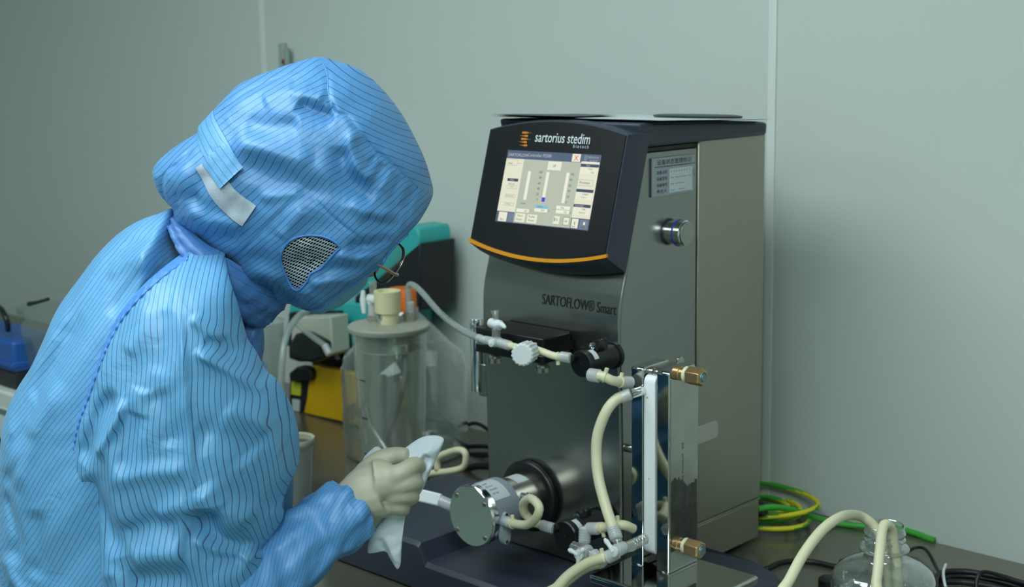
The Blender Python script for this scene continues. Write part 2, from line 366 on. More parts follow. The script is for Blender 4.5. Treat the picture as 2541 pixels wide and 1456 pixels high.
# ---- touch screen, its picture laid out on a 640 x 400 grid (u right, v down)
c00 = face_pt(1260, 372); c10 = face_pt(1491, 384); c01 = face_pt(1231, 549)
SXv = npv((c10[0]-c00[0], 0, 0)); SW = SXv[0]; SH = abs(np.dot(c01-c00, UPF)); S0 = npv((c00[0]-0.0, c00[1], c00[2]))
S0 = npv(((c00[0]+c01[0])/2, c00[1], c00[2]))
def su(u, v, out=0.0006): return S0+npv((1, 0, 0))*SW*u/640-UPF*SH*v/400+NF*out
UIC = dict(bg=(178, 186, 168), cream=(222, 222, 198), bar=(74, 88, 118), dark=(48, 60, 92), btn=(228, 228, 206), blue=(62, 58, 205), sky=(128, 186, 206), grey=(110, 122, 140), red=(214, 60, 40), green=(90, 160, 100), white=(232, 232, 214), mid=(160, 168, 152))
UI = {k: emat('screen_'+k, v, 0.74) for k, v in UIC.items()}
keys = list(UIC)
def srect(mb, u0, v0, u1, v1, k, lay=1):
    o_ = 0.0004+0.00012*lay; mb.mi = keys.index(k)
    mb.quad(su(u0, v1, o_), su(u1, v1, o_), su(u1, v0, o_), su(u0, v0, o_))
sb = MB()
MBs = [(0, 0, 640, 400, 'cream', 0), (0, 0, 640, 46, 'bar', 1), (0, 340, 640, 400, 'bar', 1), (128, 10, 520, 396, 'bg', 2), (128, 0, 520, 46, 'bar', 3),
       (454, 2, 510, 44, 'btn', 4), (300, 50, 392, 96, 'btn', 4), (532, 6, 556, 40, 'grey', 3), (520, 40, 640, 46, 'white', 3),
       (172, 110, 192, 268, 'white', 4), (300, 108, 320, 268, 'white', 4), (300, 246, 322, 270, 'blue', 5), (436, 104, 456, 268, 'white', 4),
       (520, 52, 640, 68, 'dark', 3), (520, 70, 544, 106, 'btn', 3), (550, 70, 632, 106, 'btn', 3), (520, 136, 620, 168, 'mid', 3), (521, 138, 618, 166, 'cream', 4),
       (520, 186, 632, 202, 'dark', 3), (520, 206, 546, 240, 'btn', 3), (552, 206, 630, 240, 'btn', 3), (520, 266, 632, 282, 'dark', 3), (520, 286, 548, 320, 'btn', 3), (554, 286, 630, 320, 'btn', 3),
       (10, 50, 84, 84, 'mid', 2), (12, 52, 82, 82, 'cream', 3), (86, 70, 112, 72, 'red', 3), (34, 156, 112, 172, 'dark', 3), (36, 196, 110, 214, 'mid', 2), (38, 198, 108, 212, 'cream', 3),
       (36, 244, 110, 262, 'mid', 2), (38, 246, 108, 260, 'cream', 3), (36, 290, 110, 308, 'mid', 2), (38, 292, 108, 306, 'cream', 3),
       (18, 344, 78, 396, 'btn', 3), (84, 346, 126, 394, 'grey', 3),
       (138, 318, 226, 336, 'white', 4), (262, 290, 352, 308, 'sky', 4), (262, 308, 352, 326, 'white', 4), (408, 284, 500, 302, 'white', 4), (410, 306, 500, 324, 'white', 4),
       (140, 344, 206, 390, 'btn', 4), (222, 344, 290, 390, 'btn', 4), (404, 340, 444, 382, 'btn', 4), (470, 340, 512, 384, 'green', 4), (473, 343, 509, 381, 'btn', 5),
       (526, 344, 570, 394, 'btn', 3), (580, 346, 634, 396, 'grey', 3), (544, 360, 550, 376, 'green', 4), (604, 358, 616, 372, 'white', 4), (408, 348, 414, 368, 'bar', 5)]
for r0 in MBs: srect(sb, *r0[:5], lay=r0[5])
scr = sb.build('touch_screen', [UI[k] for k in keys], dh, smooth=False, fix=False)
TD = emat('screen_text_dark', (60, 66, 66), 0.6); TW = emat('screen_text_light', (205, 212, 205), 0.6); TR = UI['red']
def stx(s, u, v, h, m=TD, al='LEFT', lay=7): return text(s, m, dh, su(u, v, 0.0004+0.00012*lay), (1, 0, 0), UPF, height=SH*h/400, align=al)
tl = [stx('SARTOFLOW', 14, 34, 17, TW), stx('Controller P2500', 150, 30, 17, TW), stx('X', 470, 38, 28, TR), stx('2024-07-31', 562, 22, 11, TW), stx('16:10:27', 576, 40, 11, TW)]
for i, s in enumerate(('100', '80', '60', '40', '20', '0')):
    tl.append(stx(s, 274, 118+30*i, 13, al='RIGHT')); tl.append(stx(s, 466, 118+30*i, 13))
tl += [stx('off', 336, 80, 14), stx('Tare', 556, 65, 11, TW), stx('Weight', 574, 84, 10), stx('Idle', 598, 101, 9), stx('Permeate', 534, 158, 13), stx('F-PERM', 566, 218, 9), stx('0.0 g/min', 560, 234, 9),
       stx('Controller', 530, 279, 10, TW), stx('TMP', 580, 298, 9), stx('0.00 bar', 566, 314, 9), stx('Tank', 56, 169, 10, TW), stx('Feed', 24, 78, 11), stx('AG2100', 50, 192, 9), stx('0 rpm', 66, 209, 9), stx('0.0 mL/min', 44, 257, 9), stx('0.0 bar', 56, 303, 9),
       stx('Setpoint', 280, 304, 11), stx('10.0', 310, 322, 11), stx('%', 358, 322, 11), stx('Actual', 160, 292, 10), stx('0.0', 196, 333, 11), stx('Out', 440, 299, 11), stx('0.0', 466, 321, 11), stx('%', 504, 321, 11),
       stx('Alarm', 152, 362, 12), stx('Param.', 150, 382, 12), stx('Profile', 234, 362, 12), stx('Param.', 234, 382, 12), stx('ok', 482, 368, 13), stx('%', 422, 366, 14), stx('Main', 32, 390, 11), stx('Alarm', 590, 391, 10), stx('Tare', 532, 390, 9)]
j = join_texts(tl, 'screen_lettering')
# ---- head lettering and dot mark
TWH = mat('print_silver', (206, 216, 216), 0.5, noise=0.0)
a = face_pt(1328, 352); b = face_pt(1464, 357)
t1 = text('sartorius stedim', TWH, dh, npv((a[0], a[1], a[2]))+NF*0.0008, (1, 0, 0), UPF, width=b[0]-a[0], height=0.0145, bold=0.004)
c = face_pt(1423, 367); d = face_pt(1461, 369)
t2 = text('biotech', TWH, dh, c+NF*0.0008, (1, 0, 0), UPF, width=d[0]-c[0], height=0.0048, spacing=1.5)
join_texts([t1, t2], 'brand_lettering')
dm = MB(); o = face_pt(1293, 329)
rows = [(1, [1, 1, 1, .7, .4, .3]), (0, [.3, .5, .7, 1, 1]), (1, [1, 1, 1, .7, .4, .3]), (0, [.3, .5, .7, 1, 1]), (.5, [.3, .5, .7, 1, 1])]
for r0, (sx0, szs) in enumerate(rows):
    for k, sz in enumerate(szs):
        p = o+npv((1, 0, 0))*(0.0032*(k+sx0*1.2+0.3))-UPF*(0.0046*r0)+NF*0.0008; h = 0.00135*sz
        dm.quad(p+npv((-h, 0, 0))-UPF*h, p+npv((h, 0, 0))-UPF*h, p+npv((h, 0, 0))+UPF*h, p+npv((-h, 0, 0))+UPF*h)
dm.build('dot_mark', mat('print_amber', (222, 140, 30), 0.5), dh, smooth=False, fix=False)
# ---- name on the column
a = aY(1345, 752, 1.4745); b = aY(1528, 782, 1.4745)
text('SARTOFLOW® Smart', INK, mach, npv((a[0], np.interp(a[2]-0.001, [p_[1] for p_ in sorted(prof, key=lambda p_: p_[1])], [p_[0] for p_ in sorted(prof, key=lambda p_: p_[1])])-0.0011, a[2]-0.001)), (1, 0, 0), (0, 0.10, 1), width=b[0]-a[0], height=0.0158, name='model_lettering')
# ---- status plate on the right side
CLR = clear('acrylic_plate', (200, 215, 225), 0.1, milk=0.88, milkrgb=(198, 206, 214))
x1 = XS+0.0045
sp = MB().prism([(XS+0.0004, 1.543, 1.336), (XS+0.0004, 1.641, 1.336), (XS+0.0004, 1.641, 1.358), (XS+0.0004, 1.637, 1.361), (XS+0.0004, 1.637, 1.367), (XS+0.0004, 1.641, 1.370), (XS+0.0004, 1.641, 1.3905), (XS+0.0004, 1.543, 1.3905)], (0.004, 0, 0)).build('status_plate', CLR, mach, bevel=0.0012)
MB().box((x1, 1.580, 1.340), (x1+0.0003, 1.634, 1.374)).build('insert_card', LABEL, sp)
MB().box((x1, 1.546, 1.3775), (x1+0.0003, 1.640, 1.3783)).build('rule_line', INK, sp)
tl = [text('设备状态管理标识', INK, sp, (x1, 1.552, 1.3805), (0, 1, 0), (0, 0, 1), width=0.080, height=0.0072)]
for i, (s, v) in enumerate((('设备名称', 'SARTOFLOW'), ('设备型号', 'SMART'), ('设备编号', 'YF-PH-06'), ('责任人', 'PILOT'))):
    z = 1.3675-0.0088*i; tl.append(text(s, INK, sp, (x1, 1.551, z), (0, 1, 0), (0, 0, 1), width=0.024, height=0.0050))
GREYINK = mat('faded_ink', (150, 158, 162), 0.6)
for i, s in enumerate(('- - - - - - - -', '-- -------- --', '-- -----', '---  ----')):
    tl.append(text(s, GREYINK, sp, (x1+0.0003, 1.583, 1.3692-0.0088*i), (0, 1, 0), (0, 0, 1), width=(0.046, 0.048, 0.032, 0.034)[i], height=0.0012))
join_texts(tl, 'plate_lettering')
# ---- round port with blue seal on the side
k0 = at(1683, 577, 'x', XS+0.008); kp = MB().lathe((XS-0.001, k0[1], k0[2]), (1, 0, 0), [(0, 0.0165), (0.010, 0.0165), (0.010, 0.0185), (0.022, 0.0185), (0.0235, 0.017)], 40).build('side_port', CHROME, mach, sharp=30)
MB().lathe((XS+0.0085, k0[1], k0[2]), (1, 0, 0), [(0, 0.0175), (0.0006, 0.0195), (0.0022, 0.0195), (0.0028, 0.0175)], 40).build('blue_seal', mat('blue_rubber', (52, 66, 176), 0.4), kp)
MB().lathe((XS+0.0235, k0[1], k0[2]), (1, 0, 0), [(0, 0.0165), (0.0008, 0.0163)], 40).build('port_cap', mat('cap_steel', (168, 170, 160), 0.42, 0.9), kp)
pg = at(1552, 1112, 'x', XS); MB().ccyl((XS-0.001, pg[1]+0.004, pg[2]), (XS+0.013, pg[1]+0.004, pg[2]), 0.006).build('side_pin', SATIN, mach)
# ---- dark tray base
yf = 1.338; xw = -1.470; zw = 0.826
tr = MB()
sec = [(-1.70, BZ+0.004), (-1.695, 0.800), (-1.685, zw-0.004), (-1.67, zw), (xw-0.002, zw), (-1.4665, zw-0.002), (-1.4535, TZ+0.001), (-1.448, TZ), (-1.045, TZ), (-1.025, TZ-0.012), (-1.015, TZ-0.02), (-1.015, BZ+0.004)]
def tray_loop(y, z0=0.0): return [npv((x, y, max(BZ+0.004, z+z0 if z > BZ+0.01 else z))) for x, z in sec]
def poly_at(xl, xr, y, top): return [npv((xl, y, BZ+0.004))]+top+[npv((xr, y, BZ+0.004))]
# the floor reaches from the front lip to the column foot; on the right it slopes down past the column
P0 = [npv((x, yf, z)) for x, z in sec]; P1 = [npv((x, 1.60, z)) for x, z in sec]
P1[8:12] = [npv((-1.10, 1.66, TZ-0.002)), npv((-1.06, 1.66, TZ-0.012)), npv((-1.04, 1.66, TZ-0.03)), npv((-1.04, 1.66, BZ+0.004))]
P1[7] = npv((-1.448, 1.66, TZ)); P0m = [p+npv((0, -0.006, -0.006)) if p[2] > BZ+0.01 else p+npv((0, -0.008, 0)) for p in P0]
tr.loft([P0m, P0, P1]); tr.build('tray', NAVY, mach, sharp=28)
for fx, fy in ((-1.66, 1.38), (-1.08, 1.38), (-1.10, 1.60), (-1.66, 1.57)): MB().cyl((fx, fy, BZ), (fx, fy, BZ+0.006), 0.015).build('foot', BLACK, mach)
# ---- pump head on the lower front
pc = npv((-1.3705, 0, 0.884)); ax = npv((0, -1, 0))
def py_(y): return npv((pc[0], y, pc[2]))
ph = MB().lathe(py_(1.476), ax, [(0, 0.0375), (0.075, 0.0375), (0.075, 0.036)], 48).build('pump_head', SATIN, mach, sharp=30)
MB().lathe(py_(1.4785), ax, [(0, 0.050), (0.004, 0.054), (0.010, 0.054), (0.013, 0.050), (0.013, 0.040)], 48).build('black_gasket', BLACK, ph, sharp=60)
MB().lathe(py_(1.411), ax, [(0, 0.040), (0.003, 0.0435), (0.050, 0.0435)], 48).build('plastic_chamber', mat('chamber_grey', (146, 156, 162), 0.4, noise=0.01, **{'Subsurface Weight': 0.1}), ph, sharp=30)
fp = MB().lathe(py_(1.361), ax, [(0, 0.0445), (0.001, 0.0455), (0.010, 0.0455), (0.0125, 0.0435), (0.013, 0.0432)], 64).build('chrome_face', CHROME, ph, sharp=25)
for sx, sz in ((-0.029, 0.026), (0.027, 0.024), (-0.029, -0.026), (0.027, -0.026)):
    MB().lathe((pc[0]+sx, 1.3482, pc[2]+sz), ax, [(0, 0.0042), (0.0004, 0.0042), (0.0004, 0.0034), (0.0016, 0.003), (0.002, 0.0012)], 16).build('screw', SATIN, ph)
lb = MB(); n = 14; R0 = 0.0438
for i in range(n):
    for s0 in (0,):
        a0 = math.radians(38+60*i/n); a1 = math.radians(38+60*(i+1)/n)
        q = [npv((pc[0]+R0*math.cos(a0), 1.395, pc[2]+R0*math.sin(a0))), npv((pc[0]+R0*math.cos(a0), 1.3615, pc[2]+R0*math.sin(a0))), npv((pc[0]+R0*math.cos(a1), 1.3615, pc[2]+R0*math.sin(a1))), npv((pc[0]+R0*math.cos(a1), 1.395, pc[2]+R0*math.sin(a1)))]
        lb.quad(*q)
lbo = lb.build('rating_label', LABEL, ph)
tl = []
for i, (s, wd) in enumerate((('QF 150', 0.012), ('4-3.3.8.01', 0.015), ('Max 4 bar', 0.013), ('PUMP', 0.009))):
    a0 = math.radians(50+10*i); o = npv((pc[0]+R0*math.cos(a0), 1.366, pc[2]+R0*math.sin(a0))); nrm = npv((math.cos(a0), 0, math.sin(a0))); X = npv((0, 1, 0)); Y = np.cross(nrm, X)
    tl.append(text(s, INK, ph, o+nrm*0.0002, X, Y, width=wd, height=0.003))
join_texts(tl, 'label_lettering')
lb = MB(); R1 = 0.0378
for i in range(10):
    a0 = math.radians(62+42*i/10); a1 = math.radians(62+42*(i+1)/10)
    lb.quad(*[npv((pc[0]+R1*math.cos(a_), y_, pc[2]+R1*math.sin(a_))) for a_, y_ in ((a0, 1.452), (a0, 1.428), (a1, 1.428), (a1, 1.452))])
lb.build('motor_label', LABEL, ph)
MB().prism([npv((pc[0]+0.0385, 1.3665+0.010*math.cos(t_)*0.9+0.007, pc[2]-0.014+(0.024 if math.sin(t_) > 0 else -0.024)*abs(math.sin(t_))**0.6)) for t_ in np.linspace(0, 2*PI, 24, endpoint=False)], (0.008, 0, 0)).build('port_plate', mat('port_plastic', (176, 190, 190), 0.4, noise=0.01), ph)
for dz in (0.006, -0.034): MB().lathe((pc[0]+0.0463, 1.3735, pc[2]+dz), (1, 0, 0), [(0, 0.0028), (0.0008, 0.0028), (0.0008, 0.0015)], 12).build('port_screw', SATIN, ph)
sc0 = aY(1288, 1235, 1.40)
MB().lathe((sc0[0]-0.006, 1.412, sc0[2]), (1, 0, 0), [(0, 0.004), (0.010, 0.004), (0.010, 0.0062), (0.015, 0.0062), (0.0165, 0.004)], 16).build('clamp_screw', CHROME, ph)
# ---- hose clamp: two black jaws on a chrome post
hc = thing('hose_clamp', 'black two-jaw tubing clamp mounted across the steel front', 'clamp', (-1.35, 1.45, 1.09))
def jaw(y0px, y1px, name):
    zt = at(1180, y0px, 'y', 1.405)[2]; zb = at(1180, y1px, 'y', 1.405)[2]
    xl = at(1172, y0px, 'y', 1.405)[0]; xr = at(1347, 870, 'y', 1.405)[0]
    r = 0.007; P = [(xl+r, 1.405), (xr-r, 1.405)]+[(xr-r+r*math.sin(a_), 1.405+r-r*math.cos(a_)) for a_ in (0.5, 1.0)]+[(xr, 1.405+r), (xr, 1.462), (xr-r, 1.470), (xl+r, 1.470), (xl, 1.463), (xl, 1.405+r)]
    return MB().prism([npv((x, y, zb)) for x, y in P], (0, 0, zt-zb)).build(name, BLACK, hc, bevel=0.0015)
jaw(812, 834, 'upper_jaw'); jaw(853, 872, 'lower_jaw')
zt = at(1180, 834, 'y', 1.405)[2]; zb = at(1180, 853, 'y', 1.405)[2]; xr = at(1347, 870, 'y', 1.405)[0]
MB().box((xr-0.012, 1.408, zb-0.0005), (xr-0.0005, 1.4695, zt+0.0005)).build('spacer', BLACK, hc)
for px_, py0 in ((1221, 876), (1340, 896)):
    q = aY(px_, py0, 1.425); x, z = q[0], zb-0.012
    z = at(1180, 872, 'y', 1.405)[2]
    s = MB().lathe((x, 1.43, z), (0, 0, -1), [(0, 0.003), (0.006, 0.003), (0.006, 0.007), (0.009, 0.0085), (0.012, 0.0085)], 24)
    s = s.build('thumb_screw', SATIN, hc, sharp=30)
    g = MB(); n = 30; lo = []; hi = []
    for k in range(n*2):
        rr = 0.0098 if k % 2 else 0.0104; a_ = PI*k/n; lo.append((x+rr*math.cos(a_), 1.43+rr*math.sin(a_), z-0.0185)); hi.append((x+rr*math.cos(a_), 1.43+rr*math.sin(a_), z-0.0115))
    g.loft([lo, hi]).build('knurled_rim', SATIN, s, sharp=20)
pt = aY(1181, 790, 1.478); pb = aY(1183, 970, 1.478)
po = MB().ccyl((pt[0], 1.478, pb[2]), (pt[0], 1.478, pt[2]), 0.0095, 0.001).build('post', CHROME, mach)
MB().box((pt[0]+0.004, 1.476, pb[2]-0.006), (XL+0.002, 1.492, pb[2]+0.045)).build('post_bracket', STEEL_F, mach, bevel=0.002)
MB().ccyl((pt[0]+0.014, 1.484, pb[2]+0.03), (pt[0]+0.014, 1.484, pt[2]), 0.0055, 0.001).build('second_post', SATIN, mach)
# ------------------------------------------------------------------ tubing, sensors, stopcocks
SIL = mat('silicone_ivory', (222, 218, 182), 0.42, noise=0.015, **{'Subsurface Weight': 0.15, 'Subsurface Radius': (0.01, 0.008, 0.005)})
SILT = clear('silicone_clear', (222, 232, 228), 0.10, rough=0.2, milk=0.55, milkrgb=(204, 214, 210))
MILK = clear('milky_connector', (226, 234, 236), 0.10, rough=0.25, milk=0.80, milkrgb=(236, 240, 238))
PCC = clear('clear_polycarbonate', (236, 242, 242), 0.06, rough=0.05, refl=1.6, milk=0.22)
def pth(pts, n=8): return smooth_path([npv(p[1:]) if p[0] == 'w' else aY(*p) for p in pts], n)
def conn(p0, p1, r, parent, m=MILK, name='connector'):
    p0, p1 = npv(p0), npv(p1); L = np.linalg.norm(p1-p0); k = 5; prof = [(0, r*0.8)]
    for i in range(k): a = L*(0.1+0.8*i/k); prof += [(a, r), (a+L*0.1, r), (a+L*0.11, r*0.93), (a+L*0.155, r*0.93)]
    prof += [(L*0.93, r), (L, r*0.8)]
    return MB().lathe(p0, p1-p0, prof, 20).build(name, m, parent, sharp=30)
def hose(label, pts, r, m=SIL, ends=(), name='silicone_hose', n=8, ties=()):
    P = pth(pts, n); t = thing(name, label, 'hose', P[0])
    MB().tube(P, r, 14).build('tube', m, t, sharp=180)
    for a, b, rr in ends: conn(aY(*a), aY(*b), rr, t)
    for tpx in ties:
        p = aY(*tpx[:3]); i = min(range(len(P)), key=lambda k: np.linalg.norm(P[k]-p)); i = min(max(i, 1), len(P)-2); d = unit(P[i+1]-P[i-1])
        mb = MB().lathe(P[i]-d*0.0015, d, [(0, r), (0, r*1.22), (0.003, r*1.22), (0.003, r)], 16)
        s = unit(npv(tpx[3])); s = unit(s-d*np.dot(s, d)); mb.cyl(P[i]+s*r, P[i]+s*(r+0.006), 0.0028); mb.build('clamp_ring', m, t)
    return t
PY = at(1018, 790, 'z', aY(965, 800, 1.60)[2])[1]
hose('translucent hose arching from the graduated vessel lid to the black hose clamp', [(1017, 775, PY), (1013, 735, PY), (1016, 706, PY-0.002), (1040, 718, PY-0.01), (1088, 772, PY-0.05), (1140, 815, 1.43), (1196, 842, 1.39)], 0.0052, SILT, [((1018, 783, PY), (1017, 748, PY), 0.0080), ((1186, 837, 1.395), (1205, 845, 1.388), 0.0058)], 'clear_hose')
hose('short ivory hose with a white pinch knob below the black hose clamp', [(1258, 855, 1.388), (1285, 862, 1.386), (1320, 865, 1.385), (1345, 872, 1.385), (1372, 882, 1.385), (1398, 886, 1.388)], 0.0052, ends=[((1390, 884, 1.388), (1416, 888, 1.392), 0.0072)], ties=[(1386, 884, 1.387, (0, 0, -1))])
t = thing('pinch_knob', 'white ribbed pinch knob clamped on the short ivory hose', 'knob', aY(1300, 876, 1.36))
k0 = aY(1296, 880, 1.345); k1 = aY(1312, 872, 1.372); lo = []; hi = []; X, Y, Z = frame(k1-k0)
for k in range(64):
    a_ = 2*PI*k/64; rr = 0.0158 if (k//2) % 2 else 0.0148; lo.append(k0+(X*math.cos(a_)+Y*math.sin(a_))*rr); hi.append(k1+(X*math.cos(a_)+Y*math.sin(a_))*rr*0.98)
c0 = [k0-Z*0.002+(p-k0)*0.86 for p in lo]; c1 = [k1+Z*0.001+(p-k1)*0.8 for p in hi]
MB().loft([c0, lo, hi, c1]).build('ribbed_cap', WHITE, t, sharp=28)
MB().ccyl(k1+Z*0.001, k1+Z*0.017, 0.0095, 0.002).build('collar', WHITE, t)
q = k1+Z*0.012; MB().obox(q, X*0.008, Y*0.011, Z*0.0028).build('yoke', WHITE, t, bevel=0.002)
# stopcock on the clamp
def stopcock(label, c, arms, handle, r=0.0068, m2=PCC, spike=None):
    """arms: end points of the clear branches; handle: (direction, list of lobes)"""
    t = thing('stopcock', label, 'stopcock', c); c = npv(c)
    for a, rr, mm_ in arms: conn(c, a, rr, t, mm_, 'branch')
    MB().ccyl(c-unit(handle[0])*r*1.1, c+unit(handle[0])*r*1.15, r*1.15, 0.0008, 20).build('valve_body', MILK, t)
    h = MB(); hc = c+unit(handle[0])*r*1.6; h.ccyl(hc-unit(handle[0])*0.0025, hc+unit(handle[0])*0.0025, r*0.95, 0.0008, 20)
    for l in handle[1]:
        l = npv(l); h.tube([hc, hc+l*0.5, hc+l*0.8, hc+l], 0.003, 10, rs=[0.0042, 0.0030, 0.0036, 0.0016])
    h.build('handle', WHITE, t, sharp=60); return t
c = aY(1232, 848, 1.387)
t = stopcock('clear tee fitting with an upright white valve, in front of the black hose clamp', c, [(aY(1203, 843, 1.388), 0.0062, MILK), (aY(1268, 858, 1.388), 0.0070, MILK), (aY(1231, 812, 1.387), 0.0062, PCC)], ((0, -1, 0), [(0.0001, 0, 0.002)]), 0.006)
c2 = aY(1231, 803, 1.387)
MB().ccyl(c2+npv((-0.0115, 0, 0.000)), c2+npv((0.0105, -0.001, -0.001)), 0.0070, 0.0015, 20).build('white_valve', WHITE, t)
MB().tube([c2+npv((0.008, -0.004, 0.0)), c2+npv((0.014, -0.005, 0.0015)), c2+npv((0.020, -0.006, 0.0005)), c2+npv((0.024, -0.006, -0.002))], 0.003, 10, rs=[0.005, 0.0045, 0.0035, 0.002]).build('lever', WHITE, t)
a = aY(1231, 796, 1.387); b = aY(1228, 772, 1.387)
MB().lathe(a, b-a, [(0, 0.0042), (0.010, 0.0044), (0.0125, 0.0058), (0.015, 0.0060)], 18, caps=False).build('open_spout', PCC, t)
# pressure sensors
def sensor(label, px, py, yF, yB, r, lab_deg, knob, rc):
    c = aY(px, py, yF); t = thing('pressure_sensor', label, 'sensor', c, 'black round pressure sensors')
    b = MB().lathe(c, (0, 1, 0), [(0, 0.0015), (0.0002, r*0.93), (0.002, r), (0.009, r), (0.010, r*0.94), (yB-yF-0.006, r*0.92), (yB-yF-0.006, r*1.02), (yB-yF, r*1.02)], 40).build('housing', BLACK, t, sharp=30)
    MB().lathe(c+npv((0, 0.0006, 0)), (0, -1, 0), [(0, 0.0025), (0.0012, 0.0018)], 12).build('centre_boss', BLACK, b)
    lb = MB(); R0 = r*0.925
    for i in range(8):
        A = [math.radians(lab_deg+56*(i+q)/8) for q in (0, 1)]
        lb.quad(*[c+npv((R0*math.cos(a_)*1.03, dy, R0*math.sin(a_)*1.03)) for a_, dy in ((A[0], 0.0115), (A[1], 0.0115), (A[1], 0.0205), (A[0], 0.0205))])
    lb.build('label', LABEL, b)
    k = aY(*knob); kb = MB().ccyl(k, k+npv((0, 0.016, 0)), 0.0085, 0.002, 24).build('clamp_knob', BLACK, t); MB().lathe(k+npv((-0.001, 0.0005, 0.001)), (0, -1, 0), [(0, 0.0048), (0.003, 0.0048), (0.0035, 0.0028), (0.0022, 0.0024), (0.0022, 0.0005)], 16).build('bolt', CHROME, kb, sharp=30)
    MB().obox((k+c)/2+npv((0.004, 0.03, 0.008)), npv((0.004, 0, 0)), npv((0, 0.006, 0)), npv((0, 0, 0.012))).build('bracket', BLACK, t, bevel=0.002)
    return c, t
cA, sA = sensor('upper black round pressure sensor with white arc label, right of the hose clamp', 1440, 903, 1.402, 1.474, 0.0185, 22, (1473, 860, 1.425), 0.006)
conn_end = aY(1417, 889, 1.392); MB().cyl(conn_end, cA+npv((-0.012, 0.006, 0.006)), 0.0045, 0.006).build('inlet', BLACK, sA)
MB().cyl(cA+npv((0.008, 0.008, -0.012)), aY(1464, 930, 1.40), 0.006, 0.005).build('outlet', BLACK, sA)
hose('short ivory hose joining the upper black sensor to the chrome filter holder', [(1484, 932, 1.395), (1500, 935, 1.397), (1520, 944, 1.405), (1545, 948, 1.425)], 0.0066, ends=[((1462, 929, 1.395), (1488, 933, 1.396), 0.0090), ((1538, 947, 1.42), (1566, 949, 1.44), 0.0085)], ties=[(1500, 935, 1.397, (0.2, 0, 1)), (1537, 947, 1.42, (0.1, 0, 1))])
cB, sB = sensor('lower black round pressure sensor with white arc label, beside the pump head tubing', 1400, 1330, 1.39, 1.470, 0.0215, 26, (1433, 1284, 1.42), 0.006)
MB().cyl(aY(1372, 1310, 1.385), cB+npv((-0.010, 0.010, 0.008)), 0.0058, 0.007).build('inlet', BLACK, sB)
MB().cyl(cB+npv((0.010, 0.012, 0.004)), aY(1446, 1322, 1.39), 0.006, 0.006).build('outlet', BLACK, sB)
hose('ivory hose curled in one loop between the pump head and the lower sensor', [(1262, 1296, 1.365), (1285, 1301, 1.358), (1312, 1300, 1.352), (1333, 1280, 1.345), (1337, 1256, 1.345), (1318, 1237, 1.352), (1300, 1247, 1.362), (1302, 1272, 1.372), (1322, 1293, 1.378), (1345, 1303, 1.382)], 0.0063, ends=[((1244, 1290, 1.3705), (1270, 1298, 1.363), 0.0078), ((1342, 1302, 1.382), (1374, 1311, 1.385), 0.0078)], ties=[(1274, 1299, 1.361, (0, 0, 1))])
# elbow and short hose behind
t = thing('elbow_fitting', 'clear elbow fitting beside the lower black sensor', 'fitting', aY(1450, 1315, 1.385))
conn(aY(1452, 1306, 1.385), aY(1450, 1348, 1.38), 0.0085, t, MILK, 'elbow'); conn(aY(1450, 1312, 1.385), aY(1460, 1312, 1.387), 0.0065, t, PCC, 'spigot')
hose('short ivory hose running from the elbow fitting behind the filter holder', [(1482, 1311, 1.388), (1500, 1308, 1.388), (1525, 1303, 1.392), (1550, 1303, 1.40), (1572, 1312, 1.415)], 0.0066, ends=[((1458, 1311, 1.387), (1486, 1311, 1.388), 0.0085)], ties=[(1494, 1310, 1.388, (0, 0, -1)), (1536, 1302, 1.395, (0, 0, 1))])
hose('long ivory hose bowing down the steel front to the lower fittings', [(1549, 985, 1.418), (1530, 990, 1.41), (1505, 1020, 1.398), (1484, 1075, 1.39), (1480, 1130, 1.386), (1486, 1190, 1.380), (1503, 1255, 1.372), (1522, 1312, 1.362)], 0.0073, ends=[((1541, 986, 1.415), (1566, 977, 1.424), 0.0085), ((1520, 1306, 1.364), (1530, 1338, 1.358), 0.0088)])
MBp = lambda: None
# main stopcock and lower lines
c = aY(1538, 1362, 1.352)
stopcock('white-lever stopcock at the foot of the filter holder, where the hoses meet', c, [(aY(1531, 1340, 1.357), 0.0062, PCC), (aY(1572, 1352, 1.375), 0.0075, PCC), (aY(1512, 1371, 1.345), 0.0055, PCC)], ((0, -1, 0), [(-0.016, 0, 0.014)]), 0.0075)
t = thing('clear_coupling', 'clear threaded coupling leading from the stopcock into the filter cassette', 'fitting', aY(1580, 1348, 1.38)); conn(aY(1562, 1356, 1.368), aY(1600, 1336, 1.425), 0.0078, t, PCC, 'barrel')
c = aY(1452, 1370, 1.355)
stopcock('white-lever stopcock below the lower black sensor', c, [(aY(1450, 1346, 1.365), 0.006, PCC), (aY(1418, 1356, 1.352), 0.0085, PCC), (aY(1472, 1372, 1.352), 0.006, PCC)], ((0, -1, 0), [(-0.017, -0.002, 0.004), (0.010, -0.002, 0.012), (-0.001, -0.002, -0.020)]), 0.0078)
hose('upper of two ivory hoses sweeping from the stopcock to the lower picture edge', [(1510, 1381, 1.342), (1490, 1386, 1.335), (1455, 1398, 1.31), (1415, 1424, 1.27), (1385, 1455, 1.23), (1355, 1500, 1.19), ('w', -1.035, 1.215, 0.80), ('w', -0.98, 1.25, BZ+0.008), ('w', -0.88, 1.26, BZ+0.008)], 0.0068, ends=[((1503, 1384, 1.34), (1534, 1369, 1.349), 0.0088)], ties=[(1499, 1384, 1.338, (0, 0, 1))])
hose('lower ivory hose sweeping beneath its twin to the lower picture edge', [(1490, 1398, 1.350), (1470, 1402, 1.342), (1440, 1416, 1.32), (1405, 1442, 1.28), (1380, 1470, 1.25), (1362, 1510, 1.22), ('w', -1.05, 1.245, 0.80), ('w', -1.0, 1.28, BZ+0.008), ('w', -0.90, 1.29, BZ+0.008)], 0.0068, ends=[((1470, 1372, 1.352), (1500, 1399, 1.351), 0.0085)])
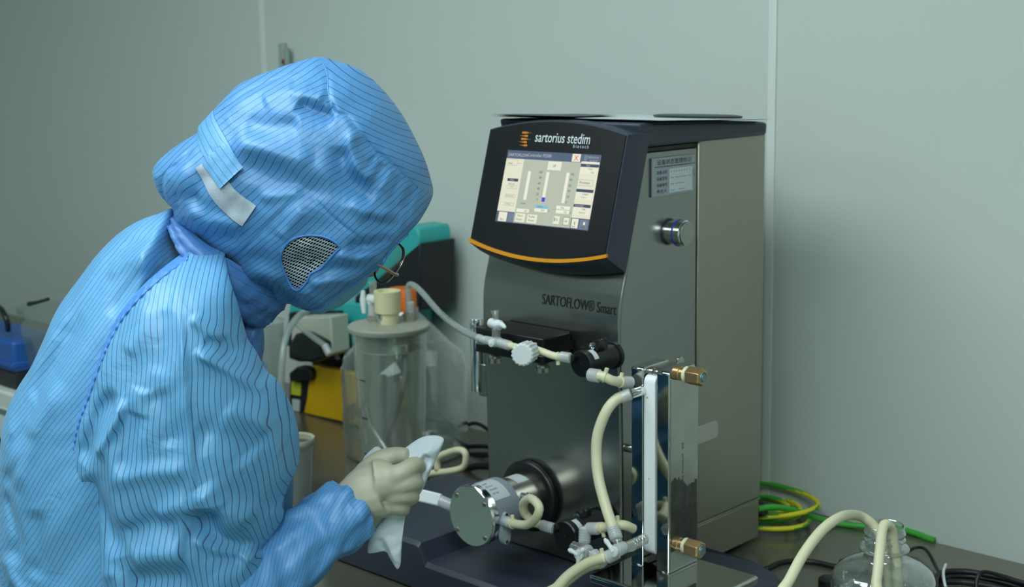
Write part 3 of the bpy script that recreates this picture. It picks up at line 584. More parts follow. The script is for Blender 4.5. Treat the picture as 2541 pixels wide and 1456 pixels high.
# ------------------------------------------------------------------ filter holder
fh = thing('filter_holder', 'polished steel filter holder clamping a tall white cassette, on its own base plate', 'filter holder', (-1.14, 1.49, TZ))
yF = 1.446; g = lambda px, py: aY(px, py, yF)
xa, xb, xc, xd = g(1566, 1150)[0], g(1597, 1150)[0], g(1627, 1150)[0], g(1660, 1150)[0]
zb = g(1610, 1410)[2]; ztp = g(1610, 915)[2]; yK = at(1733, 1150, 'x', xd)[1]
plz = zb
CH2 = mat('polished_steel', (205, 206, 202), 0.07, 1.0, noise=0.05, nscale=18)
SIDE = mat('satin_plate', (188, 190, 182), 0.24, 0.95, noise=0.10, nscale=35, brush=0.06)
pa = at(1460, 1424, 'z', plz); pb = at(1884, 1428, 'z', plz)
MB().prism([(pa[0], pa[1], plz-0.013), (pb[0], pa[1], plz-0.013), (pb[0], pb[1], plz-0.013), (pa[0], pb[1], plz-0.013)], (0, 0, 0.013)).build('base_plate', CH2, fh, bevel=0.004, seg=4)
for fx in (pa[0]+0.02, pb[0]-0.02):
    for fy in (pa[1]+0.02, pb[1]-0.02): MB().cyl((fx, fy, TZ), (fx, fy, plz-0.012), 0.009).build('foot', BLACK, fh)
def jawplate(x0, x1, nm):
    d = 0.010; P = [(yF, plz), (yF, ztp-0.003), (yF+0.003, ztp), (yK-d, ztp+0.001), (yK, ztp-d*0.9), (yK, plz)]
    return MB().prism([(x0, y, z) for y, z in P], (x1-x0, 0, 0)).build(nm, [CH2], fh, bevel=0.0016)
jawplate(xa, xb-0.001, 'left_jaw'); jawplate(xc+0.001, xd, 'right_jaw')
sp = MB().box((xd-0.0002, yF+0.003, plz+0.004), (xd+0.0006, yK-0.002, ztp-0.011)).build('side_plate', SIDE, fh)
t1 = text('|||L  sartorius stedim', mat('etched_ink', (70, 74, 72), 0.5), sp, at(1692, 1100, 'x', xd+0.0007), (0, 0, -1), (0, 1, 0), width=0.066, height=0.0046, name='etched_lettering')
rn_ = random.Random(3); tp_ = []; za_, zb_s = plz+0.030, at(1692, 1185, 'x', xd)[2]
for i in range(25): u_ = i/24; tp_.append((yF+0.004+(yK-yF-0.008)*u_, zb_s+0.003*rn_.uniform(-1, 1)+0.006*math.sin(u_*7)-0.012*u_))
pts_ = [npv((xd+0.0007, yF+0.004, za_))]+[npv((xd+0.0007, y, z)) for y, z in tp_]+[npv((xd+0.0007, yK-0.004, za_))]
MB().prism(pts_, (0.00012, 0, 0)).build('dark_patch', mat('mottled_dark', (38, 40, 38), 0.30, 0.4, noise=0.4, nscale=90, mixcol=(104, 106, 100), bump=0.2), sp, smooth=False)  # mottled dark patch with a ragged top edge, low on the side plate
# white cassette with a rounded top
P = []; y0, y1, zt, zbt = yF-0.001, yK-0.008, g(1610, 932)[2], g(1610, 1376)[2]; rr = 0.010
for i in range(7): a_ = PI/2*i/6; P.append((y0+rr-rr*math.cos(a_), zt-rr+rr*math.sin(a_)))
P += [(y1, zt), (y1, zbt)]
for i in range(7): a_ = PI/2*i/6; P.append((y0+rr-rr*math.sin(a_), zbt+rr-rr*math.cos(a_)))
CAS = mat('cassette_white', (242, 248, 246), 0.42, noise=0.01)
cs = MB().prism([(xb+0.001, y, z) for y, z in P], (xc-xb-0.002, 0, 0)).build('cassette', CAS, fh, bevel=0.001)
for px_, py0, rr_ in ((1607, 986, 0.0019), (1611, 1187, 0.0016)):
    q = g(px_, py0); MB().lathe((q[0], y0+0.0002, q[2]), (0, -1, 0), [(0, rr_), (0.0003, rr_*0.8)], 12).build('stain', mat('stain', (206, 196, 140), 0.5), cs)
for dy in (0.004, 0.012):
    MB().ccyl((xb-0.001, yF+0.006+dy, ztp-0.006), ((xb+xc)/2-0.0005, yF+0.006+dy, ztp-0.006), 0.0048, 0.0006).build('spacer_sleeve', SATIN, fh)
    MB().ccyl(((xb+xc)/2+0.0005, yF+0.006+dy, ztp-0.006), (xc+0.001, yF+0.006+dy, ztp-0.006), 0.0048, 0.0006).build('spacer_sleeve', SATIN, fh)
MB().box((xb-0.002, yF+0.02, ztp-0.006), (xc+0.002, yK-0.004, ztp-0.002)).build('top_bridge', SATIN, fh, bevel=0.001)
MB().prism([(xb+0.004, yK+0.0, ztp-0.016), (xb+0.004, yK+0.014, ztp-0.016), (xb+0.004, yK+0.014, ztp-0.002), (xb+0.004, yK+0.010, ztp+0.004), (xb+0.004, yK, ztp+0.002)], (0.004, 0, 0)).build('back_plate', SATIN, fh, bevel=0.001)
BRASS = mat('brass', (208, 172, 122), 0.34, 0.9, noise=0.06, nscale=60)
def nut(z, y, xoff=0.0):
    b = MB().lathe((xd, y, z), (1, 0, 0), [(0, 0.0095), (0.009, 0.0095), (0.010, 0.0085), (0.018, 0.0085)], 28).build('bolt_collar', BRASS, fh, sharp=30)
    MB().lathe((xd+0.016, y, z), (1, 0, 0), [(0, 0.0100), (0.001, 0.0112), (0.005, 0.0112), (0.006, 0.0100)], 28).build('ivory_washer', SIL, b)
    MB().lathe((xd+0.022, y, z), (1, 0, 0), [(0, 0.0125), (0.020, 0.0125), (0.0225, 0.0108)], 6, ang0=PI/6).build('hex_nut', BRASS, b, sharp=20, bevel=0.0008)
    MB().lathe((xd+0.0445, y, z), (1, 0, 0), [(0, 0.0075), (0.0012, 0.0070), (0.0005, 0.0050), (0.002, 0.0045), (0.0022, 0.001)], 24).build('threaded_end', mat('zinc', (128, 150, 148), 0.45, 0.5), b, sharp=30)
q = at(1662, 930, 'x', xd); nut(g(1700, 938)[2]+0.001, yF+0.014); nut(g(1700, 1372)[2]+0.004, yF+0.014)
bq0 = at(1733, 1058, 'x', xd-0.004); bq1 = at(1781, 1040, 'x', xd-0.004); bq2 = at(1781, 1088, 'x', xd-0.004); bz_ = at(1735, 1103, 'x', xd-0.004)[2]
rr = 0.006; P = [(yK-0.004, bz_), (bq1[1]-rr, bz_+0.001), (bq1[1]-rr*0.3, bz_+rr*0.4), (bq1[1], bz_+rr), (bq1[1], bq0[2]-rr), (bq1[1]-rr*0.3, bq0[2]-rr*0.3), (bq1[1]-rr, bq0[2]), (yK-0.004, bq0[2])]
MB().prism([(xd-0.006, y, z) for y, z in P], (0.003, 0, 0)).build('side_tab', SATIN, fh, bevel=0.0008)
# steel port on the cassette that takes the long hose
MB().cyl(aY(1564, 978, 1.424), aY(1600, 966, yF+0.004), 0.0068, 0.0072).build('steel_port', CHROME, fh)
# white drain valve on the left of the pump head
t = thing('drain_valve', 'white drain valve with a flat handle, left of the round pump face', 'valve', aY(1100, 1245, 1.372))
conn(aY(1125, 1256, 1.378), aY(1092, 1242, 1.372), 0.009, t, MILK, 'spigot')
va, vb = aY(1094, 1241, 1.372), aY(1040, 1228, 1.36); d = unit(vb-va); s = unit(np.cross(d, ray(1070, 1235))); o = unit(np.cross(d, s))
MB().obox((va+vb)/2, d*np.linalg.norm(vb-va)/2, s*0.0095, o*0.005).build('flat_handle', WHITE, t, bevel=0.0025)
# ------------------------------------------------------------------ bottle at the front right, its hoses and the cables
GLASS = clear('thin_glass', (232, 242, 238), 0.08, rough=0.02, refl=1.5)
ACRYL = clear('acrylic', (226, 236, 222), 0.10, rough=0.03, refl=1.4)
bn = at(2196, 1302, 'z', 0.925); bx, by = bn[0], bn[1]; dep = np.dot(bn-EYE, _F); k = dep/FPX
zt = bn[2]
b = thing('clear_bottle', 'clear round plastic bottle with a ringed neck, two ivory hoses hanging into it', 'bottle', (bx, by, BZ))
Rb = 128*k; Rn = 48*k
prof = [(0, Rb*0.90), (0.004, Rb*0.97), (0.012, Rb)]; hs = zt-BZ
prof += [(hs-0.078, Rb), (hs-0.072, Rb*0.985), (hs-0.064, Rb*0.93), (hs-0.057, Rb*0.80), (hs-0.051, Rb*0.62), (hs-0.047, Rn*1.12), (hs-0.040, Rn*1.0), (hs-0.034, Rn*1.0), (hs-0.0335, Rn*1.25), (hs-0.031, Rn*1.28), (hs-0.0285, Rn*1.22), (hs-0.028, Rn*1.0), (hs-0.0215, Rn*1.0), (hs-0.020, Rn*1.07), (hs-0.018, Rn*1.07), (hs-0.0165, Rn), (hs-0.013, Rn), (hs-0.0115, Rn*1.06), (hs-0.0095, Rn*1.06), (hs-0.008, Rn), (hs-0.001, Rn), (hs, Rn*0.96), (hs-0.001, Rn*0.93)]
MB().lathe((bx, by, BZ), (0, 0, 1), prof, 72, caps=False).add([(bx+Rb*0.9*math.cos(2*PI*i/48), by+Rb*0.9*math.sin(2*PI*i/48), BZ+0.0005) for i in range(48)], [tuple(range(48))]).build('shell', clear('bottle_plastic', (228, 238, 236), 0.10, rough=0.06, refl=3.0, milk=0.18, milkrgb=(190, 205, 200)), b, sharp=60, fix=True)
rnd = random.Random(5); dr = MB()
for i in range(46):
    a_ = rnd.uniform(-2.6, -0.4)+0.4; h = rnd.uniform(hs-0.125, hs-0.057)
    rad = np.interp(h, [p[0] for p in prof[2:7]], [p[1] for p in prof[2:7]]); c = npv((bx+rad*math.cos(a_), by+rad*math.sin(a_), BZ+h)); s = rnd.uniform(0.0008, 0.0022)
    nrm = unit((math.cos(a_), math.sin(a_), 0.8)); dr.lathe(c, nrm, [(0, s), (s*0.4, s*0.8), (s*0.6, s*0.3)], 8)
o = dr.build('droplets', clear('droplet', (240, 248, 248), 0.02, rough=0.02, refl=4, milk=0.35, milkrgb=(220, 235, 235)), b); o['kind'] = 'stuff'
MB().lathe((bx, by, BZ+0.003), (0, 0, 1), [(0, Rb*0.93), (0.05, Rb*0.975)], 48).build('water', water_mat(), b, sharp=60)
kz = by
hose('ivory hose arching high over the tray into the clear bottle', [('w', -0.74, 1.27, BZ+0.008), ('w', -0.82, 1.265, BZ+0.012), ('w', -0.848, 1.29, 0.81), (1925, 1500, 1.335), (1958, 1440, 1.36), (1995, 1373, 1.40), (2040, 1315, 1.45), (2085, 1283, 1.50), (2125, 1278, by-0.02), (2160, 1296, by), (2183, 1330, by+0.003), (2197, 1380, by+0.004), (2206, 1440, by+0.004), (2212, 1500, by+0.004)], 0.0066)
hose('ivory hose bending sharply over the rim of the clear bottle', [('w', bx-0.10, by-0.25, BZ+0.008), ('w', bx-0.055, by-0.17, BZ+0.008), ('w', bx-0.047, by-0.125, BZ+0.03), (2160, 1510, by-0.115), (2175, 1440, by-0.10), (2183, 1370, by-0.075), (2190, 1312, by-0.042), (2200, 1301, by-0.03), (2212, 1315, by-0.016), (2219, 1360, by-0.010), (2226, 1420, by-0.008), (2233, 1500, by-0.008)], 0.0066)
# cables
CAB = mat('cable_black', (16, 18, 20), 0.45)
def cable(label, pts, r, m=CAB, name='black_cable', parts=True, n=10):
    P = smooth_path([npv(p) for p in pts], n); t = MB().tube(P, r, 10).build(name, m, None, sharp=180); tag(t, label, 'cable'); return t
bz = lambda px, py, z=0.004: at(px, py, 'z', BZ+z)
cable('thick black cable lying from the tray edge to behind the clear bottle', [bz(1900, 1412), bz(1945, 1394), bz(2010, 1393), bz(2070, 1405), bz(2150, 1420), bz(2230, 1425)], 0.0042)
cable('thin black cable curving from behind the bottle neck down to the cable bundle', [bz(2085, 1392, .003), bz(2130, 1375, .003), bz(2180, 1370, .003), bz(2240, 1370, .004), bz(2275, 1358, .01), (bz(2300, 1366, .014)), bz(2325, 1410, .008), bz(2340, 1440, .02), bz(2352, 1490, .01)], 0.0026)
for i, (dx, dy, z, rr, lb) in enumerate(((0, 0, .018, .0045, 'uppermost black cable of the loose bundle at the right edge'), (10, 12, .011, .0045, 'middle black cable of the loose bundle at the right edge'), (-6, 26, .006, .005, 'lowest black cable of the loose bundle at the right edge'))):
    cable(lb, [bz(2322+dx, 1470+dy, z), bz(2330+dx, 1425+dy, z), bz(2385+dx, 1417+dy, z), bz(2450+dx, 1426+dy, z), bz(2520, 1442+dy, z), bz(2600, 1470+dy, z)], rr)
cable('thin black cable arching over the bundle at the right edge', [bz(2424, 1480, .01), bz(2424, 1440, .03), bz(2438, 1419, .04), bz(2475, 1425, .034), bz(2530, 1442, .026), bz(2600, 1462, .02)], 0.003)
q0, q1 = bz(2345, 1412, .012), bz(2345, 1450, .03)
t = MB().tube(smooth_path([bz(2347, 1400, .034), bz(2341, 1420, .034), bz(2345, 1450, .034), bz(2350, 1458, .022)], 6), 0.002, 8).build('cable_tie', WHITE, None); tag(t, 'white plastic tie around the black cable bundle', 'cable tie')
kb = bz(2057, 1455, 0); t = MB().lathe((kb[0], kb[1], BZ), (0, 0, 1), [(0, 0.016), (0.012, 0.016), (0.014, 0.013)], 28).build('black_plug', BLACK, None); tag(t, 'small round black plug lying left of the clear bottle base', 'plug')
GREEN = mat('cable_green', (66, 172, 58), 0.45, noise=0.01); YEL = mat('cable_yellow', (226, 220, 44), 0.45, noise=0.01)
gz = lambda px, py, y: aY(px, py, y)
cable('bright green cable running along the wall foot from the machine', [bz(1880, 1262, .056), bz(1915, 1258, .056), bz(1955, 1262, .046), bz(2010, 1279, .02), bz(2070, 1297, .006), bz(2140, 1305, .006), bz(2220, 1310, .006), bz(2265, 1321, .005), bz(2300, 1334, .004), bz(2318, 1340, .004)], 0.0052, GREEN, 'green_cable')
cc = bz(1880, 1250, .02); cc[1] = 1.925; cc = npv((at(1880, 1262, 'y', 1.925)[0], 1.925, 0))
def earth_cable(label, rad, z, squash, ph, turns, x=0.0):
    P = []; N_ = int(64*turns)
    for i in range(N_+1): a_ = 2*PI*i/64+ph; rr = rad*(1+0.05*math.sin(3*a_+ph)); P.append(npv((cc[0]+x+rr*1.15*math.cos(a_), cc[1]+rr*squash*math.sin(a_), BZ+z+0.003*math.sin(a_+ph)+0.004*i/64)))
    o = MB().tube(P, 0.0042, 10).build('earth_cable', [GREEN, YEL], None, sharp=180)
    for i, p in enumerate(o.data.polygons): p.material_index = 1 if ((i % 10)+(i//10)//2) % 10 < 5 else 0
    return tag(o, label, 'cable', 'coiled yellow and green earth cables')
earth_cable('outermost turn of coiled yellow-green cable behind the machine', 0.086, 0.034, 0.98, 0.3, 1.0)
earth_cable('inner turns of coiled yellow-green cable behind the machine', 0.062, 0.016, 1.0, 1.2, 2.0)
earth_cable('lowest turn of coiled yellow-green cable lying on the bench behind the machine', 0.078, 0.008, 1.0, 2.0, 1.0)
earth_cable('narrow inner turn of coiled yellow-green cable behind the machine, left of the green cable', 0.048, 0.026, 0.9, 2.6, 1.0)
pq = bz(1884, 1264, .05); t = MB().lathe(pq+npv((-0.03, 0, 0)), (1, 0.1, 0), [(0, 0.010), (0.02, 0.013), (0.034, 0.013), (0.040, 0.009)], 20).build('cable_plug', BLACK, None); tag(t, 'black cable plug at the end of the bright green cable', 'plug')
# ------------------------------------------------------------------ graduated vessel
VY = 1.60; vc = aY(965, 800, VY); kk = np.dot(vc-EYE, _F)/FPX
v = thing('graduated_vessel', 'clear graduated vessel full of water with a flanged lid, in front of the big bottle', 'vessel', (vc[0], VY, BZ))
zl = vc[2]; Rl = 101*kk; R1v = 92*kk; R0v = 80*kk; hb = zl-BZ
VM = clear('vessel_acrylic', (240, 244, 232), 0.05, rough=0.03, refl=1.2, milk=0.20, milkrgb=(220, 226, 210))
MB().lathe((vc[0], VY, BZ), (0, 0, 1), [(0.0, R0v*0.98), (0.05, R0v), (hb-0.012, R1v)], 64, caps=False).build('outer_wall', VM, v, sharp=60)
MB().lathe((vc[0], VY, BZ), (0, 0, 1), [(0.055, R0v-0.006), (hb-0.012, R1v-0.006)], 64, caps=False).build('inner_wall', VM, v, sharp=60)
zw_ = aY(965, 862, VY)[2]-BZ; zw_v = zw_
MB().lathe((vc[0], VY, BZ), (0, 0, 1), [(0.058, R0v-0.008), (zw_, R1v-0.008)], 64).build('water', water_mat(), v, sharp=60)
MB().lathe((vc[0], VY, BZ), (0, 0, 1), [(0, R0v*1.12), (0.035, R0v*1.12), (0.05, R0v*1.04)], 48).build('stirrer_base', mat('stirrer', (58, 66, 68), 0.4, 0.3), v, sharp=40)
LIDM = mat('lid_plastic', (182, 184, 166), 0.35, noise=0.02, **{'Transmission Weight': 0.25, 'IOR': 1.4})
ld = MB().lathe((vc[0], VY, zl-0.013), (0, 0, 1), [(0, R1v), (0.0, Rl), (0.002, Rl+0.001), (0.008, Rl+0.001), (0.010, Rl-0.001), (0.0105, Rl-0.004)], 72).build('lid', LIDM, v, sharp=30)
MB().lathe((vc[0], VY, zl-0.03), (0, 0, 1), [(0, R1v-0.0075), (0.018, R1v-0.0075)], 64).build('seal_plug', clear('plug_clear', (214, 220, 206), 0.12, refl=1.2, milk=0.2, milkrgb=(176, 182, 168)), ld)
ls = lambda px, py: at(px, py, 'z', zl)
q = ls(963, 797); KN = mat('knob_ivory', (222, 218, 172), 0.42, **{'Subsurface Weight': 0.1})
kn = MB().lathe((q[0], q[1], zl-0.003), (0, 0, 1), [(0, 0.0195), (0.010, 0.0195), (0.018, 0.0195), (0.0195, 0.0225), (0.044, 0.0235), (0.058, 0.024), (0.058, 0.018), (0.048, 0.017)], 36).build('ivory_cap', KN, ld, sharp=30)
for px_, py0, r0, h0 in ((926, 793, 0.011, 0.012), (1018, 790, 0.012, 0.012)):
    q = ls(px_, py0); MB().lathe((q[0], q[1], zl-0.003), (0, 0, 1), [(0, r0), (h0, r0), (h0, r0*0.75), (h0+0.004, r0*0.7)], 6, ang0=0.3).build('hex_port', mat('port_grey', (150, 150, 134), 0.4), ld, sharp=20)
q = ls(944, 800); MB().lathe((q[0], q[1], zl-0.003), (0, 0, 1), [(0, 0.0055), (0.010, 0.0055), (0.010, 0.0085), (0.016, 0.0085), (0.018, 0.006)], 20).build('thumb_bolt', CHROME, ld, sharp=30)
q = ls(926, 793)
MB().tube([q+npv((0, 0, 0.008)), q+npv((0, 0, 0.03))], 0.0085, 18).build('luer_body', MILK, ld)
sv = MB().tube([q+npv((0, 0, 0.03)), q+npv((0, 0, 0.045))], 0.010, 18); sv.tube([q+npv((-0.004, -0.003, 0.038)), q+npv((0.010, -0.004, 0.038)), q+npv((0.016, -0.004, 0.038))], 0.008, 14); sv.build('valve', WHITE, ld)
MB().tube([q+npv((-0.013, -0.010, 0.052)), q+npv((-0.014, -0.010, 0.036)), q+npv((-0.012, -0.010, 0.012))], 0.004, 12, rs=[0.0035, 0.006, 0.004]).build('valve_lever', WHITE, ld)
MB().tube([q+npv((0.002, 0, 0.045)), q+npv((0.002, 0, 0.070))], 0.006, 16, caps=False, rs=[0.0055, 0.007]).build('spout', PCC, ld)
MB().tube([npv((vc[0]+(R1v-0.0062)*math.cos(2*PI*k_/64), VY+(R1v-0.0062)*math.sin(2*PI*k_/64), BZ+zw_v)) for k_ in range(65)], 0.0016, 6, caps=False).build('waterline', clear('meniscus', (230, 236, 226), 0.05, refl=2, milk=0.5, milkrgb=(196, 200, 184)), v, sharp=180)
for ypx in (915, 1005, 1090):
    zz = aY(900, ypx, VY)[2]; rr = R0v+(R1v-R0v)*(zz-BZ)/hb+0.0004; mk = MB()
    base = math.atan2(EYE[1]-VY, EYE[0]-vc[0])
    for i in range(6):
        A = [base-1.02+0.24*(i+q_)/6 for q_ in (0, 1)]; mk.quad(*[npv((vc[0]+rr*math.cos(a_), VY+rr*math.sin(a_), zz+dz)) for a_, dz in ((A[0], 0), (A[1], 0), (A[1], 0.0024), (A[0], 0.0024))])
    for sgn in (1, ):
        A0 = base-1.02-0.22
        for i in range(4):
            A = [A0+0.1*(i+q_)/4 for q_ in (0, 1)]; mk.quad(*[npv((vc[0]+rr*math.cos(a_), VY+rr*math.sin(a_), zz+dz)) for a_, dz in ((A[0], 0), (A[1], 0), (A[1], 0.0012), (A[0], 0.0012))])
    mk.build('graduation_mark', INK, v, fix=False)
MB().tube(smooth_path([aY(1000, 860, 1.59), aY(1006, 930, 1.585), aY(985, 1020, 1.58), aY(960, 1100, 1.57), aY(955, 1150, 1.57)], 6), 0.0045, 10).build('dip_tube', SILT, v)
MB().tube(smooth_path([aY(912, 1010, 1.55), aY(925, 1060, 1.55), aY(955, 1110, 1.55), aY(972, 1140, 1.55)], 6), 0.004, 10).build('stirrer_tube', SILT, v)
MB().cyl(aY(926, 815, 1.60), aY(926, 1060, 1.60), 0.012).build('level_column', clear('column_clear', (220, 226, 216), 0.1, milk=0.25, milkrgb=(190, 198, 190)), v)
# ------------------------------------------------------------------ large bottle behind it
by_ = 1.815; bc = aY(1005, 1000, by_); k3 = np.dot(bc-EYE, _F)/FPX; Rg = 155*k3; cx = bc[0]
zsh = aY(1160, 925, by_)[2]-BZ; znk = aY(1010, 775, by_)[2]-BZ
b = thing('large_bottle', 'large clear round bottle with an orange cap, half full, behind the graduated vessel', 'bottle', (cx, by_, BZ))
MB().lathe((cx, by_, BZ), (0, 0, 1), [(0, Rg*0.92), (0.004, Rg*0.98), (0.015, Rg), (zsh-0.01, Rg), (zsh+0.012, Rg*0.94), (zsh+0.035, Rg*0.74), (znk-0.006, Rg*0.34), (znk, Rg*0.26), (znk+0.01, Rg*0.26)], 72, caps=False).build('shell', clear('big_glass', (226, 236, 230), 0.10, rough=0.03, refl=2.0, milk=0.10, milkrgb=(200, 212, 206)), b, sharp=60)
zw_ = aY(1100, 1036, by_)[2]-BZ
MB().lathe((cx, by_, BZ), (0, 0, 1), [(0.004, Rg*0.93), (0.015, Rg*0.965), (zw_, Rg*0.965)], 64).build('water', clear('bottle_water', (238, 246, 242), 0.06, rough=0.04, refl=2.0, ior=1.33, milk=0.06, milkrgb=(190, 205, 200)), b, sharp=60)
ORA = mat('cap_orange', (226, 112, 20), 0.45, noise=0.02)
oc = aY(1008, 745, by_); zc = oc[2]; lo, m1, hi = [], [], []
for k in range(72):
    a_ = 2*PI*k/72; rr = 35*k3*(1.03 if k % 3 == 0 else 1.0); u_ = npv((math.cos(a_), math.sin(a_), 0)); lo.append(npv((cx, by_, zc-0.022))+u_*rr); m1.append(npv((cx, by_, zc+0.016))+u_*rr); hi.append(npv((cx, by_, zc+0.023))+u_*rr*0.86)
MB().loft([lo, m1, hi]).build('orange_cap', ORA, b, sharp=30)
# ------------------------------------------------------------------ pumps behind the vessel
TEAL = mat('teal_casing', (52, 176, 172), 0.42, noise=0.02); DARKP = mat('charcoal_panel', (24, 28, 32), 0.4, noise=0.03); CREAM = mat('cream_plastic', (190, 194, 176), 0.45, noise=0.02); YELP = mat('yellow_casing', (224, 178, 18), 0.5, noise=0.02)
py1 = 1.90
def pp(px, py, y=py1): return aY(px, py, y)
def extr(pxs, y, dy, name, m, parent, bevel=0.004): return MB().prism([aY(px, py, y) for px, py in pxs], (0, dy, 0)).build(name, m, parent, bevel=bevel)
t = thing('teal_pump', 'teal and black laboratory pump with an upright panel, behind the orange-capped bottle', 'pump', (pp(950, 1050)[0], 1.95, BZ))
extr([(905, 600), (1000, 560), (1035, 566), (1040, 585), (1040, 612), (930, 700), (890, 745), (880, 745)], py1, 0.09, 'teal_shell', TEAL, t)
extr([(940, 690), (1042, 602), (1043, 770), (1010, 775), (985, 756), (880, 756), (880, 735)], py1-0.006, 0.10, 'black_front', DARKP, t)
extr([(705, 862), (720, 745), (785, 745), (870, 752), (985, 756), (985, 860), (880, 880), (870, 878), (866, 870), (860, 800), (845, 775), (760, 765), (735, 800)], py1-0.012, 0.10, 'teal_body', TEAL, t)
extr([(715, 775), (838, 772), (852, 800), (862, 870), (880, 880), (880, 898), (740, 898), (716, 890)], py1-0.026, 0.03, 'black_frame', DARKP, t)
extr([(722, 800), (735, 787), (820, 785), (825, 878), (815, 884), (722, 865)], py1-0.075, 0.05, 'cream_head', CREAM, t)
extr([(718, 848), (730, 828), (752, 825), (800, 850), (800, 890), (770, 902), (722, 885)], py1-0.10, 0.03, 'black_lever', DARKP, t, 0.008)
q = aY(839, 885, py1-0.03); MB().lathe(q, (0, -1, 0), [(0, 0.006), (0.004, 0.006), (0.006, 0.004)], 16).build('round_button', CREAM, t)
MB().box((pp(760, 1000)[0], 1.92, BZ), (pp(930, 1000)[0], 1.99, pp(900, 880)[2])).build('rear_stand', DARKP, t, bevel=0.004)
t = thing('yellow_pump', 'yellow and black pump unit standing under the teal pump, left of the vessel', 'pump', (aY(800, 1085, 1.80)[0], 1.85, BZ))
yq = 1.862
def e2(pxs, y, dy, name, m, bevel=0.004): return MB().prism([aY(px, py, y) for px, py in pxs], (0, dy, 0)).build(name, m, t, bevel=bevel)
e2([(772, 905), (895, 930), (895, 1058), (752, 1026), (760, 990), (766, 938), (772, 935)], yq, 0.022, 'yellow_front', YELP)
e2([(718, 935), (780, 910), (780, 1030), (716, 1018)], yq+0.003, 0.02, 'black_side', DARKP)
e2([(716, 925), (735, 910), (768, 915), (772, 928), (770, 944), (718, 948)], yq-0.015, 0.03, 'black_top_rim', DARKP)
e2([(750, 1025), (895, 1056), (895, 1062), (756, 1030)], yq+0.001, 0.03, 'black_base', DARKP, 0.002)
MB().box((aY(760, 1080, yq)[0], yq+0.01, BZ), (aY(895, 1080, yq)[0], yq+0.025, aY(820, 1060, yq)[2])).build('foot_block', DARKP, t, bevel=0.002)
MB().prism([aY(px, py, yq-0.0005) for px, py in ((723, 946), (746, 950), (745, 982), (722, 978))], (0, 0.003, 0)).build('yellow_label', mat('label_yellow', (212, 214, 60), 0.5), t)
MB().prism([aY(px, py, yq-0.0005) for px, py in ((725, 990), (743, 993), (742, 1022), (724, 1018))], (0, 0.003, 0)).build('white_switch', LABEL, t)
# translucent measuring jug behind the shoulder, with a hose
JG = clear('jug_plastic', (222, 230, 224), 0.12, rough=0.3, milk=0.42, milkrgb=(172, 184, 180))
jq = bz(650, 1175, 0); jy = 1.62; jc = aY(640, 1100, jy); k4 = np.dot(jc-EYE, _F)/FPX
zj = aY(640, 800, jy)[2]; t = thing('translucent_jug', 'tall translucent plastic jug partly hidden behind the operator shoulder', 'jug', (jc[0], jy, BZ))
MB().lathe((jc[0], jy, BZ), (0, 0, 1), [(0, 62*k4), (0.01, 66*k4), (zj-BZ-0.004, 76*k4), (zj-BZ, 79*k4), (zj-BZ-0.002, 75*k4)], 56, caps=False).build('shell', JG, t, sharp=60)
MB().lathe((jc[0], jy, BZ+0.001), (0, 0, 1), [(0, 60*k4), (0.004, 62*k4)], 48).build('bottom', JG, t)
hose('translucent hose looping down out of the translucent jug behind the operator', [(800, 760, 1.80), (760, 772, 1.75), (728, 800, 1.68), (706, 850, 1.63), (698, 930, 1.61), (698, 1040, 1.61), (698, 1110, 1.61)], 0.0068, SILT, name='clear_hose')
hose('translucent hose end lying across the cream pump head', [(738, 805, 1.77), (775, 835, 1.77), (812, 862, 1.77)], 0.006, SILT, [((806, 856, 1.77), (818, 880, 1.77), 0.008)], name='clear_hose')
pq = aY(730, 1085, 1.49); k5 = np.dot(pq-EYE, _F)/FPX; zr = pq[2]
t = thing('plastic_pot', 'ivory rimmed translucent pot on the bench between operator and vessel', 'pot', (pq[0], 1.49, BZ))
MB().lathe((pq[0], 1.49, BZ), (0, 0, 1), [(0, 36*k5), (zr-BZ-0.02, 44*k5), (zr-BZ-0.006, 46*k5)], 48, caps=False).build('wall', JG, t, sharp=60)
MB().lathe((pq[0], 1.49, zr-0.012), (0, 0, 1), [(0, 45*k5), (0.0, 50*k5), (0.006, 53*k5), (0.012, 50*k5), (0.010, 44*k5), (0.0, 44*k5)], 56, caps=False).build('rim', mat('rim_ivory', (196, 194, 172), 0.4), t, sharp=60)
MB().lathe(npv((pq[0]-0.028, 1.475, zr-0.02)), (0.25, -0.1, 1), [(0, 30*k5), (0.030, 33*k5), (0.034, 30*k5)], 40).build('loose_lid', mat('rim_ivory'), t, sharp=40)
# ivory hose loop on the bench behind the hand
P = [(1085, 1165, 1.62), (1088, 1135, 1.62), (1125, 1118, 1.62), (1148, 1118, 1.62), (1156, 1132, 1.62), (1150, 1158, 1.62), (1120, 1168, 1.62), (1070, 1174, 1.62), (1030, 1182, 1.60)]
hose('flat loop of ivory hose lying behind the gloved hand', P, 0.0058, name='silicone_hose')
